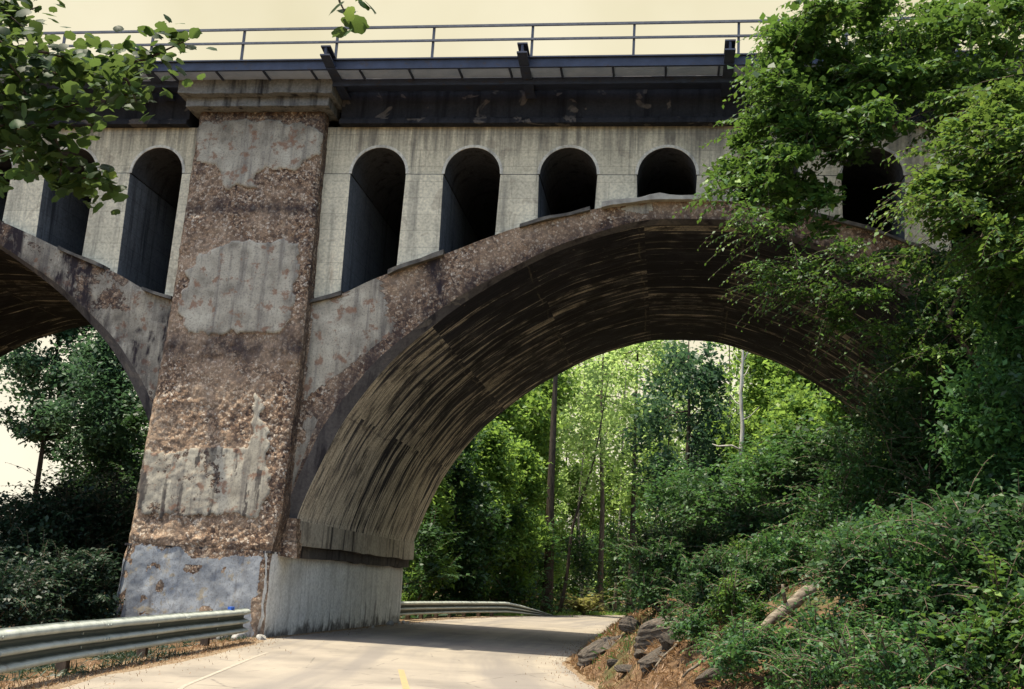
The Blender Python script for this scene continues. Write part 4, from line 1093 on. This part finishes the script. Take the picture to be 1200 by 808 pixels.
for i, (px, Y, yt, sp_, ncl, lab) in enumerate([
    (20, 4, 590, 2.2, 34, 'near-black shrub at the left edge of the picture behind the guard rail'),
    (75, 6, 575, 2.3, 36, 'near-black shrub under the middle of the left arch'),
    (125, 9, 560, 2.0, 32, 'near-black shrub beside the left flank of the pier base'),
    (-20, 9, 600, 2.6, 34, 'dark shrub at the far side of the left arch'),
    (50, 14, 570, 2.6, 36, 'dark shrub standing in the sun behind the left arch'),
    (150, 16, 560, 2.2, 30, 'dark shrub behind the left flank of the pier base'),
    (45, -2, 655, 1.2, 22, 'low dark shrub behind the curve of the near guard rail'),
    (100, -1, 650, 1.0, 20, 'low dark shrub in front of the left corner of the pier base'),
    (-10, -4, 655, 1.2, 22, 'low dark shrub behind the nearest stretch of the guard rail')]):
    b = onground(px, Y); h = heightto(px, yt, Y)
    shrub('shrub', lab, b, sp_, h, int(ncl*1.5), 260, .15 if Y > 0 else .10, MAT['l_dark' if Y > 12 else 'l_shade'], 260+i, group='dark shrubs under the left arch')

# ------------------------------------------------------------------ the bank on the right
GB = 'shrubs covering the bank on the right'
for i, (px, Y, yt, sp_, ncl, per, sz, lm, lab) in enumerate([
    (1175, -10, 650, 1.0, 26, 150, .12, 'l_right', 'leafy shrub with long bright leaves in the lower right corner'),
    (1060, -9, 672, 1.15, 34, 230, .075, 'l_shrub', 'rounded green bush at the lower edge, right of the fallen log'),
    (1010, -7.5, 715, .95, 30, 230, .07, 'l_shrub', 'low green bush below and right of the fallen log'),
    (1120, -7, 610, 1.3, 34, 230, .09, 'l_dark', 'dark bush behind the leafy shrub of the lower right corner'),
    (1185, -6, 500, 1.6, 40, 220, .10, 'l_dark', 'dark bush against the right edge of the picture, halfway up'),
    (1100, -4.5, 480, 1.6, 44, 220, .10, 'l_dark', 'large dark bush on the bank between the right edge and the arch springing'),
    (1020, -3.5, 528, 1.5, 44, 240, .09, 'l_shrub', 'large fresh green bush in front of the right springing of the arch'),
    (1045, -2, 440, 1.6, 40, 220, .10, 'l_dark', 'tall dark bush covering the right springing of the arch'),
    (1000, -6, 640, .9, 24, 200, .08, 'l_dark', 'dark hollow bush just right of the fallen log'),
    (935, 1.5, 600, 1.2, 34, 220, .09, 'l_shrub', 'green bush directly behind the fallen log'),
    (880, -1.5, 655, .8, 24, 200, .07, 'l_right', 'small bright feathery bush left of the fallen log'),
    (850, -2.2, 690, .6, 24, 200, .06, 'l_shrub', 'small green bush on the bare bank left of the fallen log, first in its row'),
    (905, -1.2, 668, .75, 26, 210, .07, 'l_dark', 'dark bush right behind the upper end of the fallen log'),
    (940, -2.6, 655, .7, 26, 210, .07, 'l_shrub', 'green bush touching the upper end of the fallen log'),
    (872, 1.8, 650, .8, 28, 210, .08, 'l_shrub', 'green bush covering the bare bank above the fallen log, left one of two'),
    (912, .8, 640, .85, 28, 210, .08, 'l_dark', 'dark bush covering the bare bank above the fallen log, right one of two'),
    (868, 1, 668, .9, 30, 220, .08, 'l_dark', 'dark bush covering the bare bank behind the lower end of the fallen log'),
    (820, 2.5, 678, .8, 26, 220, .08, 'l_dark', 'dark bush above the narrow grey rock ledge'),
    (880, 4, 600, 1.5, 36, 220, .11, 'l_dark', 'dark bush on the bank in the shade of the arch, above the bright feathery bush'),
    (820, 6, 625, 1.4, 36, 220, .11, 'l_dark', 'dark bush overhanging the rock ledge beside the road'),
    (775, 11, 630, 1.4, 36, 220, .13, 'l_dark', 'dark bush where the bank meets the bend of the road'),
    (950, 6, 560, 1.6, 36, 220, .12, 'l_dark', 'dark bush deep under the right side of the arch'),
    (1150, -3, 400, 1.5, 40, 220, .10, 'l_shrub', 'tall green bush below the overhanging tree at the right edge')]):
    b = onground(px, Y); h = max(.5, heightto(px, yt, Y))
    shrub('bush', lab, b, sp_, h, ncl, per, sz, MAT[lm], 300+i, cat='bush', group=GB, clump_r=(.26*min(sp_, 1.4), .46*min(sp_, 1.4)))

for i, (px, py, yt, sp_, ncl, per, sz, lm, lab) in enumerate([
    (890, 806, 745, .75, 26, 230, .06, 'l_shrub', 'low green bush at the lower edge, nearest the dry straw'),
    (975, 800, 715, .85, 30, 240, .065, 'l_shrub', 'second low bush along the lower edge, right of the one nearest the straw'),
    (1050, 806, 690, 1.0, 34, 250, .065, 'l_shrub', 'bright mounded bush in the middle of the right lower edge'),
    (1120, 800, 675, 1.0, 34, 240, .075, 'l_dark', 'dark bush at the lower edge left of the corner shrub'),
    (1190, 800, 640, 1.1, 34, 170, .11, 'l_right', 'long-leaved shrub filling the very corner at the lower right'),
    (1010, 735, 650, .95, 32, 240, .075, 'l_dark', 'dark bush in the second row, right of the fallen log'),
    (1085, 740, 630, 1.1, 34, 240, .08, 'l_shrub', 'green bush in the second row above the bright mounded bush'),
    (1160, 730, 590, 1.2, 36, 230, .09, 'l_dark', 'dark bush in the second row near the right edge'),
    (860, 740, 690, .5, 20, 180, .055, 'l_right', 'small yellow-green weed clump left of the lower end of the fallen log'),
    (808, 762, 725, .45, 18, 170, .05, 'l_shrub', 'small weed tuft among the rocks beside the road'),
    (862, 775, 735, .5, 20, 190, .05, 'l_shrub', 'small weed tuft below the lower end of the fallen log'),
    (882, 706, 655, .62, 24, 200, .065, 'l_dark', 'dark bush on the slope just above the middle of the fallen log'),
    (915, 684, 628, .7, 26, 210, .07, 'l_shrub', 'green bush on the slope just above the upper end of the fallen log'),
    (858, 722, 678, .5, 20, 190, .06, 'l_shrub', 'small bush on the slope up and left of the lower end of the fallen log'),
    (820, 735, 660, .7, 26, 220, .075, 'l_dark', 'dark overhanging bush above the bare roots'),
    (768, 722, 640, .8, 28, 220, .08, 'l_dark', 'dark bush at the corner, hanging over the small pale rock')]):
    p = onbank(px, py); b = np.array([p[0], p[1], p[2]]); h = max(.4, heightto(px, yt, p[1]))
    shrub('bush', lab, b, sp_, h, ncl, per, sz, MAT[lm], 340+i, cat='bush', group=GB, clump_r=(.26*sp_, .44*sp_))
for i, (px, Y, yt, cr_, lm, lab) in enumerate([
    (1175, -5.5, 250, 1.7, 'l_dark', 'young dark tree at the right edge, its crown hiding the end of the arch'),
    (1110, -3.5, 330, 1.5, 'l_dark', 'young dark tree left of the one at the right edge, below the last window'),
    (1215, -8, 330, 1.5, 'l_shrub', 'young green tree cut off by the right edge of the picture')]):
    b = onground(px, Y); h = heightto(px, yt, Y)
    tree('tree', lab, b, h, .09, .12, cr_, 60, 210, .11, MAT[lm], MAT['bark'], 370+i, clump_r=(.32, .62), widest=.45, group='young trees on the bank')
for i, (px, py, yt, sp_, ncl, per, sz, lm, lab) in enumerate([
    (945, 840, 770, .55, 22, 230, .05, 'l_shrub', 'low weedy bush cut by the lower edge, left of the middle of the bank'),
    (1020, 850, 755, .75, 26, 240, .055, 'l_shrub', 'low green bush cut by the lower edge below the bright mounded bush'),
    (1100, 850, 740, .8, 28, 240, .055, 'l_shrub', 'low green bush cut by the lower edge, between mounded bush and corner'),
    (1170, 850, 725, .8, 28, 170, .085, 'l_right', 'long-leaved bush cut by the lower edge beside the corner'),
    (1225, 830, 690, .8, 28, 170, .085, 'l_right', 'long-leaved bush half outside the lower right corner')]):
    p = onbank(px, py, -17); b = np.array([p[0], p[1], p[2]]); h = max(.35, heightto(px, yt, p[1]))
    shrub('bush', lab, b, sp_, h, ncl, per, sz, MAT[lm], 380+i, cat='bush', group=GB, clump_r=(.24*sp_, .42*sp_))
for i, (x, y, sp_, h_, lm, lab) in enumerate([(15.5, -10.5, 1.5, 1.7, 'l_shrub', 'spreading bush around the foot of the young tree, out past the right edge'), (18.0, -7.5, 1.7, 2.2, 'l_dark', 'dark spreading bush at the foot of the big overhanging tree'), (17.2, -3.2, 1.6, 2.4, 'l_dark', 'dark bush close to the foot of the right pier'), (20.5, -5.0, 1.9, 2.2, 'l_shrub', 'wide green bush in front of the right pier'), (13.4, -13.0, 1.1, 1.0, 'l_shrub', 'low green bush on the slope beyond the lower right corner')]):
    shrub('bush', lab, (x, y, gz(x, y)), sp_, h_, 36, 210, .09, MAT[lm], 440+i, cat='bush', group=GB, clump_r=(.34, .6))
# big tree leaning in from the right
def hanging_tree(name, label, base, trunk, clumps, r0, per, size, lmat, bmat, seed, crad, flat, nspray=4):
    rng = np.random.default_rng(seed); base = np.array(base, float)
    root = empty(name, base); tag(root, label, 'tree')
    tr = [np.array(p, float)-base for p in trunk]; cl = [np.array(c, float)-base for c in clumps]
    mb = MB(); n = len(tr); mb.tube(tr, [r0*(1.3 if i == 0 else 1)*(1-.75*i/(n-1)) for i in range(n)], 10)
    branch_net(mb, tr[2:], cl, r0*.34, rng, rmin=.008)
    rs = [np.array([1.15, 1.15, flat])*rng.uniform(*crad) for _ in cl]
    A = leaf_cloud(cl, rs, [int(per*rng.uniform(.3, 1.2)) for _ in cl], size, rng, up=.9, hollow=.1, jitter=.9, asp=.75)
    st = []; dr = []
    for c in cl:
        for _ in range(nspray):
            st.append(c+rng.normal(size=3)*.12); out_ = c-tr[len(tr)//2]; out_[2] = 0; out_ /= np.linalg.norm(out_)+1e-6
            dr.append(out_*.7+rng.normal(size=3)*np.array([.6, .6, .25]))
    Bv = spray_leaves(st, dr, .95, 15, size*1.2, rng, droop=.4)
    for t in Bv[3]: mb.tube(t, [.009, .007, .005, .003], 3, cap=False)
    mb.build('trunk', bmat, root, True)
    V, F, t = merge(A, Bv)
    link('crown', mesh_np('crown', V, F, False, face_attr=dict(tint=t)), lmat, root)
    return root
rng = np.random.default_rng(77)
def spread(pts, Y0, dY, k=2, j=16):
    o = []
    for (x, y) in pts:
        for _ in range(k): o.append(at(x+rng.normal()*j, y+rng.normal()*j*.8, Y0+rng.uniform(-dY, dY)))
    return o
upper = [(925, 25), (965, 12), (1015, 35), (1080, 20), (1140, 40), (1190, 15), (1230, 60), (890, 62), (940, 75), (1005, 90), (1060, 95), (1120, 105), (1180, 110), (1240, 140), (905, 120), (890, 160), (935, 165), (880, 200), (905, 222), (955, 130), (985, 110), (1035, 60), (905, 95), (1090, 140), (1240, 220)]
basex = onground(1420, -5.0)
top = at(1330, -120, -5.0)
hanging_tree('overhanging_tree', 'big overhanging tree whose leafy limbs hide the right end of the walkway railing', basex,
    [basex, basex+(top-basex)*.25+np.array([.2, 0, 0]), basex+(top-basex)*.5, basex+(top-basex)*.75+np.array([-.2, 0, 0]), top],
    spread([(x_+30, y_) for x_, y_ in upper], -4.5, 1.8, 7, 24), .26, 210, .14, MAT['l_right'], MAT['bark'], 41, (.30, .58), .5)
mid = [(1120, 190), (1160, 175), (1195, 190), (1150, 215), (1185, 240), (1125, 240), (1170, 270), (1220, 260), (1100, 215), (1205, 300), (1240, 320), (1150, 130), (1090, 235), (1200, 150), (1240, 200), (1170, 320)]
basem = onground(1330, -9.5); topm = at(1270, 60, -9.5)
hanging_tree('overhanging_tree', 'nearer young tree with bright yellow-green leaf tips at the right edge, upper part', basem,
    [basem, basem+(topm-basem)*.3, basem+(topm-basem)*.6+np.array([-.15, 0, 0]), topm], spread(mid, -9.0, .9, 5, 17), .12, 220, .10, MAT['l_tip'], MAT['bark'], 42, (.22, .42), .5)
low = [(905, 330), (930, 325), (960, 315), (985, 305), (950, 355), (990, 350), (1000, 372), (1030, 345), (1060, 300), (1075, 330), (1030, 395), (1075, 385), (1110, 345), (1120, 380), (1160, 360), (1180, 400), (1100, 420), (1060, 430), (1150, 430), (870, 262), (1195, 350), (925, 285), (1010, 300)]
basel = onground(1300, -6.5); topl = at(1190, 200, -6.5)
hanging_tree('overhanging_tree', 'slim dark-stemmed tree whose drooping sprays cross the right haunch of the arch', basel,
    [basel, at(1110, 400, -6.0)*.35+basel*.65, at(1110, 380, -6.2), at(1140, 300, -6.4), topl], spread(low, -6.2, .8, 3, 13), .09, 120, .08, MAT['l_right'], MAT['bark'], 43, (.20, .38), .42)

# ------------------------------------------------------------------ near branch, upper left
def lobed_leaf(s):
    a = [(0, 0), (.22, -.05), (.42, .08), (.47, .30), (.43, .45), (.45, .64), (.30, .78), (.12, .84), (.0, 1.0), (-.12, .84), (-.30, .78), (-.45, .64), (-.43, .45), (-.47, .30), (-.42, .08), (-.22, -.05)]
    return np.array([(x*s, y*s, 0) for x, y in a])
rng = np.random.default_rng(5)
baseN = np.array([-.9, -18.6, gz(-.9, -18.6)])
rootN = empty('tree', baseN); tag(rootN, 'near tree whose broad lobed leaves hang into the upper left corner', 'tree')
mb = MB(); tips = []
nodeA = at(-170, 40, -19.6); nodeB = at(-120, -160, -19.8)
trk = [baseN-np.array([0, 0, .3]), baseN+(nodeA-baseN)*.25+np.array([-.25, 0, .6]), baseN+(nodeA-baseN)*.55+np.array([-.3, 0, .7]), nodeA+np.array([-.35, 0, .5]), nodeB+np.array([-.3, 0, 1.2])]
mb.tube([p-baseN for p in trk], [.17, .13, .11, .09, .06], 10)
LV = []; LF = []; LT_ = []
def put_leaf(p, size):
    n = np.array([rng.normal()*.55, -.25+rng.normal()*.55, .9]); n /= np.linalg.norm(n)
    a = np.array([rng.normal(), rng.normal(), -.7+rng.normal()*.4]); a -= n*a.dot(n); a /= np.linalg.norm(a); b = np.cross(a, n)
    L = lobed_leaf(size*rng.uniform(.65, 1.15)); o = len(LV)
    cup = .35*rng.uniform(-.2, 1)
    for x, y, _ in L: LV.append(p+b*x+a*y+n*(-cup*(abs(x)**1.2)*2.0-.25*y*y/size))
    m = len(L); LV.append(p+a*size*.38)
    for i in range(m): LF.append([o+i, o+(i+1) % m, o+m])
    t = np.clip(rng.normal(.5, .22), 0, 1); LT_.extend([t]*m)
twigs = [[(-90, 60), (20, 80), (85, 88), (150, 112)], [(-90, 20), (0, 25), (45, 8)], [(40, 90), (110, 78), (170, 70), (222, 46)], [(-90, 140), (0, 148), (55, 130), (110, 118)],
         [(-90, 110), (10, 160), (45, 190), (85, 208), (125, 210)], [(-90, 200), (-20, 190), (10, 180)], [(-90, -10), (10, 55), (55, 62), (90, 72)], [(-60, 90), (0, 110), (40, 112), (75, 120)], [(-90, -60), (-10, 0), (30, 35)], [(60, 150), (72, 185), (70, 215)], [(-70, 70), (0, 60), (30, 100)], [(120, 75), (150, 95), (160, 120)]]
for ti, tw in enumerate(twigs):
    Yt = -20.4+rng.uniform(-.5, .5)
    P = [at(x, y, Yt+.12*rng.normal()) for x, y in tw]
    st = nodeA if tw[0][1] > 0 else nodeB
    mb.tube([(st+np.array([-.3, 0, .5])) - baseN if tw[0][0] < -50 else P[0]-baseN]+[p-baseN for p in P], [.03, .014]+[.010]*(len(P)-2)+[.004], 5, cap=False)
    for a, b in zip(P[:-1], P[1:]):
        L = np.linalg.norm(b-a); k = max(3, int(L/.0078))
        for q in range(k):
            p = a+(b-a)*((q+rng.random())/k)
            put_leaf(p+rng.normal(size=3)*np.array([.07, .14, .07])-baseN, .096)
# the sprig hanging from above
P = [at(300, -160, -20.6), at(392, -40, -20.6), at(398, 2, -20.6), at(408, 22, -20.6)]
mb.tube([nodeB+np.array([-.3, 0, 1.0])-baseN]+[p-baseN for p in P], [.035, .02, .012, .008, .003], 5, cap=False)
for (x, y) in [(372, -2), (392, 3), (402, 12), (412, 20), (404, 30), (420, 10), (430, 14), (396, 22), (410, 36), (403, 42), (434, 20), (385, -5), (425, 0), (366, 2), (380, 4), (388, -2), (415, 26), (408, 46)]:
    put_leaf(at(x, y-10, -20.6+.08*rng.normal())-baseN, .115)
mb.build('trunk', MAT['bark'], rootN, True)
link('leaves', mesh_np('leaves', np.array(LV), np.array(LF), False, face_attr=dict(tint=np.array(LT_))), MAT['l_near'], rootN)

# ------------------------------------------------------------------ rocks, logs, ground cover
import bmesh
def rock(label, c, dims, rot, seed, mat='rock', cat='rock', name='rock'):
    bm = bmesh.new(); bmesh.ops.create_icosphere(bm, subdivisions=4, radius=1)
    rg = np.random.default_rng(seed)
    planes = [(v/np.linalg.norm(v), rg.uniform(.5, .85)) for v in rg.normal(size=(9, 3))]
    for v in bm.verts:
        p = np.array(v.co)
        for n, d in planes:
            k = p.dot(n)-d
            if k > 0: p = p-n*k*.92
        f = 1+.10*(float(fbm(np.array(p[0]*2.2+seed), np.array(p[1]*2.2+p[2]*1.7), seed))-.5)*2
        lay = .03*math.sin(p[2]*16+2*p[0])
        v.co = Vector(p*f*(1+lay))*1.25
    me = bpy.data.meshes.new(name); bm.to_mesh(me); bm.free()
    me.polygons.foreach_set('use_smooth', np.zeros(len(me.polygons), bool))
    o = link(name, me, MAT[mat]); o.location = tuple(c); o.scale = dims; o.rotation_euler = rot
    return tag(o, label, cat, 'rocks at the foot of the bank')
# rubble fallen from the pier
rgr = np.random.default_rng(31)
for i in range(16):
    if i < 10: x = -1.7+rgr.uniform(-.9, .45); y = -1.35-rgr.uniform(0, .9)
    else: x = -1.33+rgr.uniform(0, .22); y = rgr.uniform(7.5, 13)
    q = rgr.uniform(.05, .14)
    rock('pale broken lump of concrete rubble lying at the foot of the pier base', (x, y, q*.35), (q, q*rgr.uniform(.6, 1), q*rgr.uniform(.4, .7)), (rgr.random(), rgr.random(), rgr.random()*6), 80+i, 'rubble', 'rubble', 'rubble_lump')
    bpy.context.scene.collection.objects[-1]['group'] = 'concrete rubble at the foot of the pier'
for i, (px, py, dm, rt, lab) in enumerate([
    (705, 765, (.50, .30, .16), (.25, -.55, .35), 'tilted grey rock slab lowest on the bank, right against the road'),
    (772, 748, (.46, .34, .22), (.1, -.35, .2), 'dark rock under the overhanging bush beside the road'),
    (770, 775, (.40, .2, .11), (.2, -.5, .5), 'narrow grey rock ledge in the dry straw, below the dark rock'),
    (742, 738, (.26, .22, .18), (0, .2, .9), 'small pale rock at the corner where the road disappears'),
    (752, 770, (.22, .15, .12), (.5, .3, 1.2), 'small broken rock wedged between the larger rocks'), (790, 758, (.25, .16, .14), (.2, .6, .5), 'small dark rock beneath the bare root'), (718, 778, (.14, .10, .07), (.1, .2, 2), 'fist-sized stone at the very edge of the road'), (735, 786, (.18, .14, .07), (.3, 0, .2), 'small flat rock lying in the dry straw beside the road'),
    (845, 795, (.34, .18, .12), (.1, -.45, .3), 'dark edged rock half buried at the lower edge of the bank')]):
    p = onbank(px, py); rock(lab, (p[0], p[1], p[2]+dm[2]*.25), dm, rt, 50+i)
pa = onbank(880, 752); pb = at(952, 694, pa[1]+.5)
ro = empty('fallen_log', pa); tag(ro, 'pale weathered fallen log sloping down the bank towards the road', 'log')
mb = MB(); d = pb-pa; m = 9
rng = np.random.default_rng(9)
mb.tube([d*t+rng.normal(size=3)*.012+np.array([0, 0, .05]) for t in np.linspace(-.08, 1, m)], [.055+.035*t+.02*rng.random() for t in np.linspace(0, 1, m)], 10)
mb.build('log_trunk', MAT['log'], ro, True)
mb = MB(); mb.tube([d*.55+np.array([0, 0, .15]), d*.6+np.array([-.1, -.15, .38])], [.035, .02], 6); mb.build('branch_stub', MAT['log'], ro, True)
for i, (a, b, r_, lab) in enumerate([((765, 790), (835, 728), .03, 'thin bare root trailing down the bank beside the dark rock'), ((745, 770), (765, 745), .035, 'short bare root between the rocks at the roadside'), ((800, 800), (850, 772), .03, 'grey dead stick lying in the dry straw at the lower edge')]):
    A = onbank(*a); B = onbank(*b); mb = MB()
    mb.tube([A*(1-t)+B*t+np.array([0, 0, .05+.10*math.sin(t*3.1)])+rng.normal(size=3)*.02 for t in np.linspace(0, 1, 7)], [r_*(.6+.6*t) for t in np.linspace(0, 1, 7)], 6)
    tag(mb.build('dead_branch', MAT['log'], None, True), lab, 'branch', 'dead wood on the bank')

for i, (px, py, L_, n_, lab) in enumerate([(1165, 770, .85, 16, 'tall weed with long paired leaflets near the lower right corner'), (1120, 735, .8, 14, 'paired-leaflet weed poking out of the bushes, left of the tall one'), (1195, 700, .95, 16, 'paired-leaflet weed against the right edge, above the corner'), (1075, 700, .7, 12, 'paired-leaflet weed rising from the rounded bush')]):
    p = onbank(px, py, -17); p = np.array([p[0], p[1], p[2]+.25]); fronds('tall_weed', lab, p, n_, L_, MAT['l_right'], 60+i, 'weed')
def blades(name, n, region, L, mat, seed, lab=None):
    rg = np.random.default_rng(seed); P = region(rg, n); n = len(P)
    a = rg.random(n)*6.28; l = L*rg.uniform(.5, 1.3, n); lay = rg.uniform(.2, 1.0, n)
    d = np.stack([np.cos(a)*lay, np.sin(a)*lay, 1-.75*lay], 1); d /= np.linalg.norm(d, axis=1)[:, None]
    s = np.stack([-np.sin(a), np.cos(a), 0*a], 1)*(.035*L+.004)
    V = np.stack([P-s, P+s, P+d*(l*.6)[:, None]+s*.7, P+d*l[:, None]-np.array([0, 0, .25])*(l*lay)[:, None]], 1).reshape(-1, 3)
    o = link(name, mesh_np(name, V, np.arange(4*n).reshape(n, 4), face_attr=dict(tint=np.clip(rg.normal(.5, .25, n), 0, 1))), mat)
    return tag(o, lab, 'ground cover', kind='stuff')
def reg_bank(x0, x1, y0, y1, thr=.4, inv=False, sd=3):
    def f(rg, n):
        y = rg.uniform(y0, y1, n); x = edgeR(y)+.15+rg.uniform(x0, x1, n)
        k = fbm(x*.7, y*.7, sd) > thr
        x, y = x[k], y[k]; return np.stack([x, y, height(x, y)], 1)
    return f
def reg_left(rg, n):
    y = rg.uniform(-20, -1.5, n); x = edgeL(y)-rg.uniform(.35, 3.2, n)
    k = fbm(x*.8, y*.8, 4) > .42; x, y = x[k], y[k]; return np.stack([x, y, height(x, y)], 1)
blades('dry_grass', 16000, reg_bank(.0, 4.5, -12, 6, .40), .17, MAT['straw'], 1, 'brown dry straw and leaf litter on the foot of the bank')
blades('grass', 9000, reg_bank(.3, 6, -12, 10, .52, sd=8), .20, MAT['l_shrub'], 2, 'green weeds sprouting on the bank')
blades('grass', 9000, reg_left, .16, MAT['l_shade'], 3, 'dark weeds behind the near guard rail')
blades('dry_grass', 5000, lambda rg, n: (lambda y, x: np.stack([x, y, 0*x], 1))(*(lambda y: (y, edgeL(y)-rg.uniform(.15, .9, n)))(rg.uniform(-20, -1.5, n))), .07, MAT['straw'], 4, 'brown leaf litter under the near guard rail')
def reg_far(rg, n):
    y = rg.uniform(30, 62, n); x = np.where(rg.random(n) < .6, edgeL(y)-rg.uniform(.1, 3, n), edgeR(y)+rg.uniform(.2, 2, n)); return np.stack([x, y, height(x, y)], 1)
blades('grass', 6000, reg_far, .35, MAT['l_forest'], 5, 'sunlit grass verge where the road bends out of sight')
def under(rg, n):
    x = rg.uniform(-30, 40, n); y = rg.uniform(14, 90, n); k = (x < edgeL(y)-1) | (x > edgeR(y)+1); x, y = x[k], y[k]
    return np.stack([x, y, height(x, y)+.1], 1)
blades('undergrowth', 26000, under, .6, MAT['l_dark'], 6, 'low dark undergrowth on the forest floor beyond the bridge')

def road_litter(rg, n):
    y = rg.uniform(-22, 40, n); e = rg.exponential(.28, n); side = rg.random(n) < .5
    x = np.where(side, edgeL(y)+e-.1, edgeR(y)-e+.1); return np.stack([x, y, 0*x+.012], 1)
blades('fallen_leaves', 3200, road_litter, .055, MAT['straw'], 7, 'small fallen leaves and twigs blown along both edges of the road')
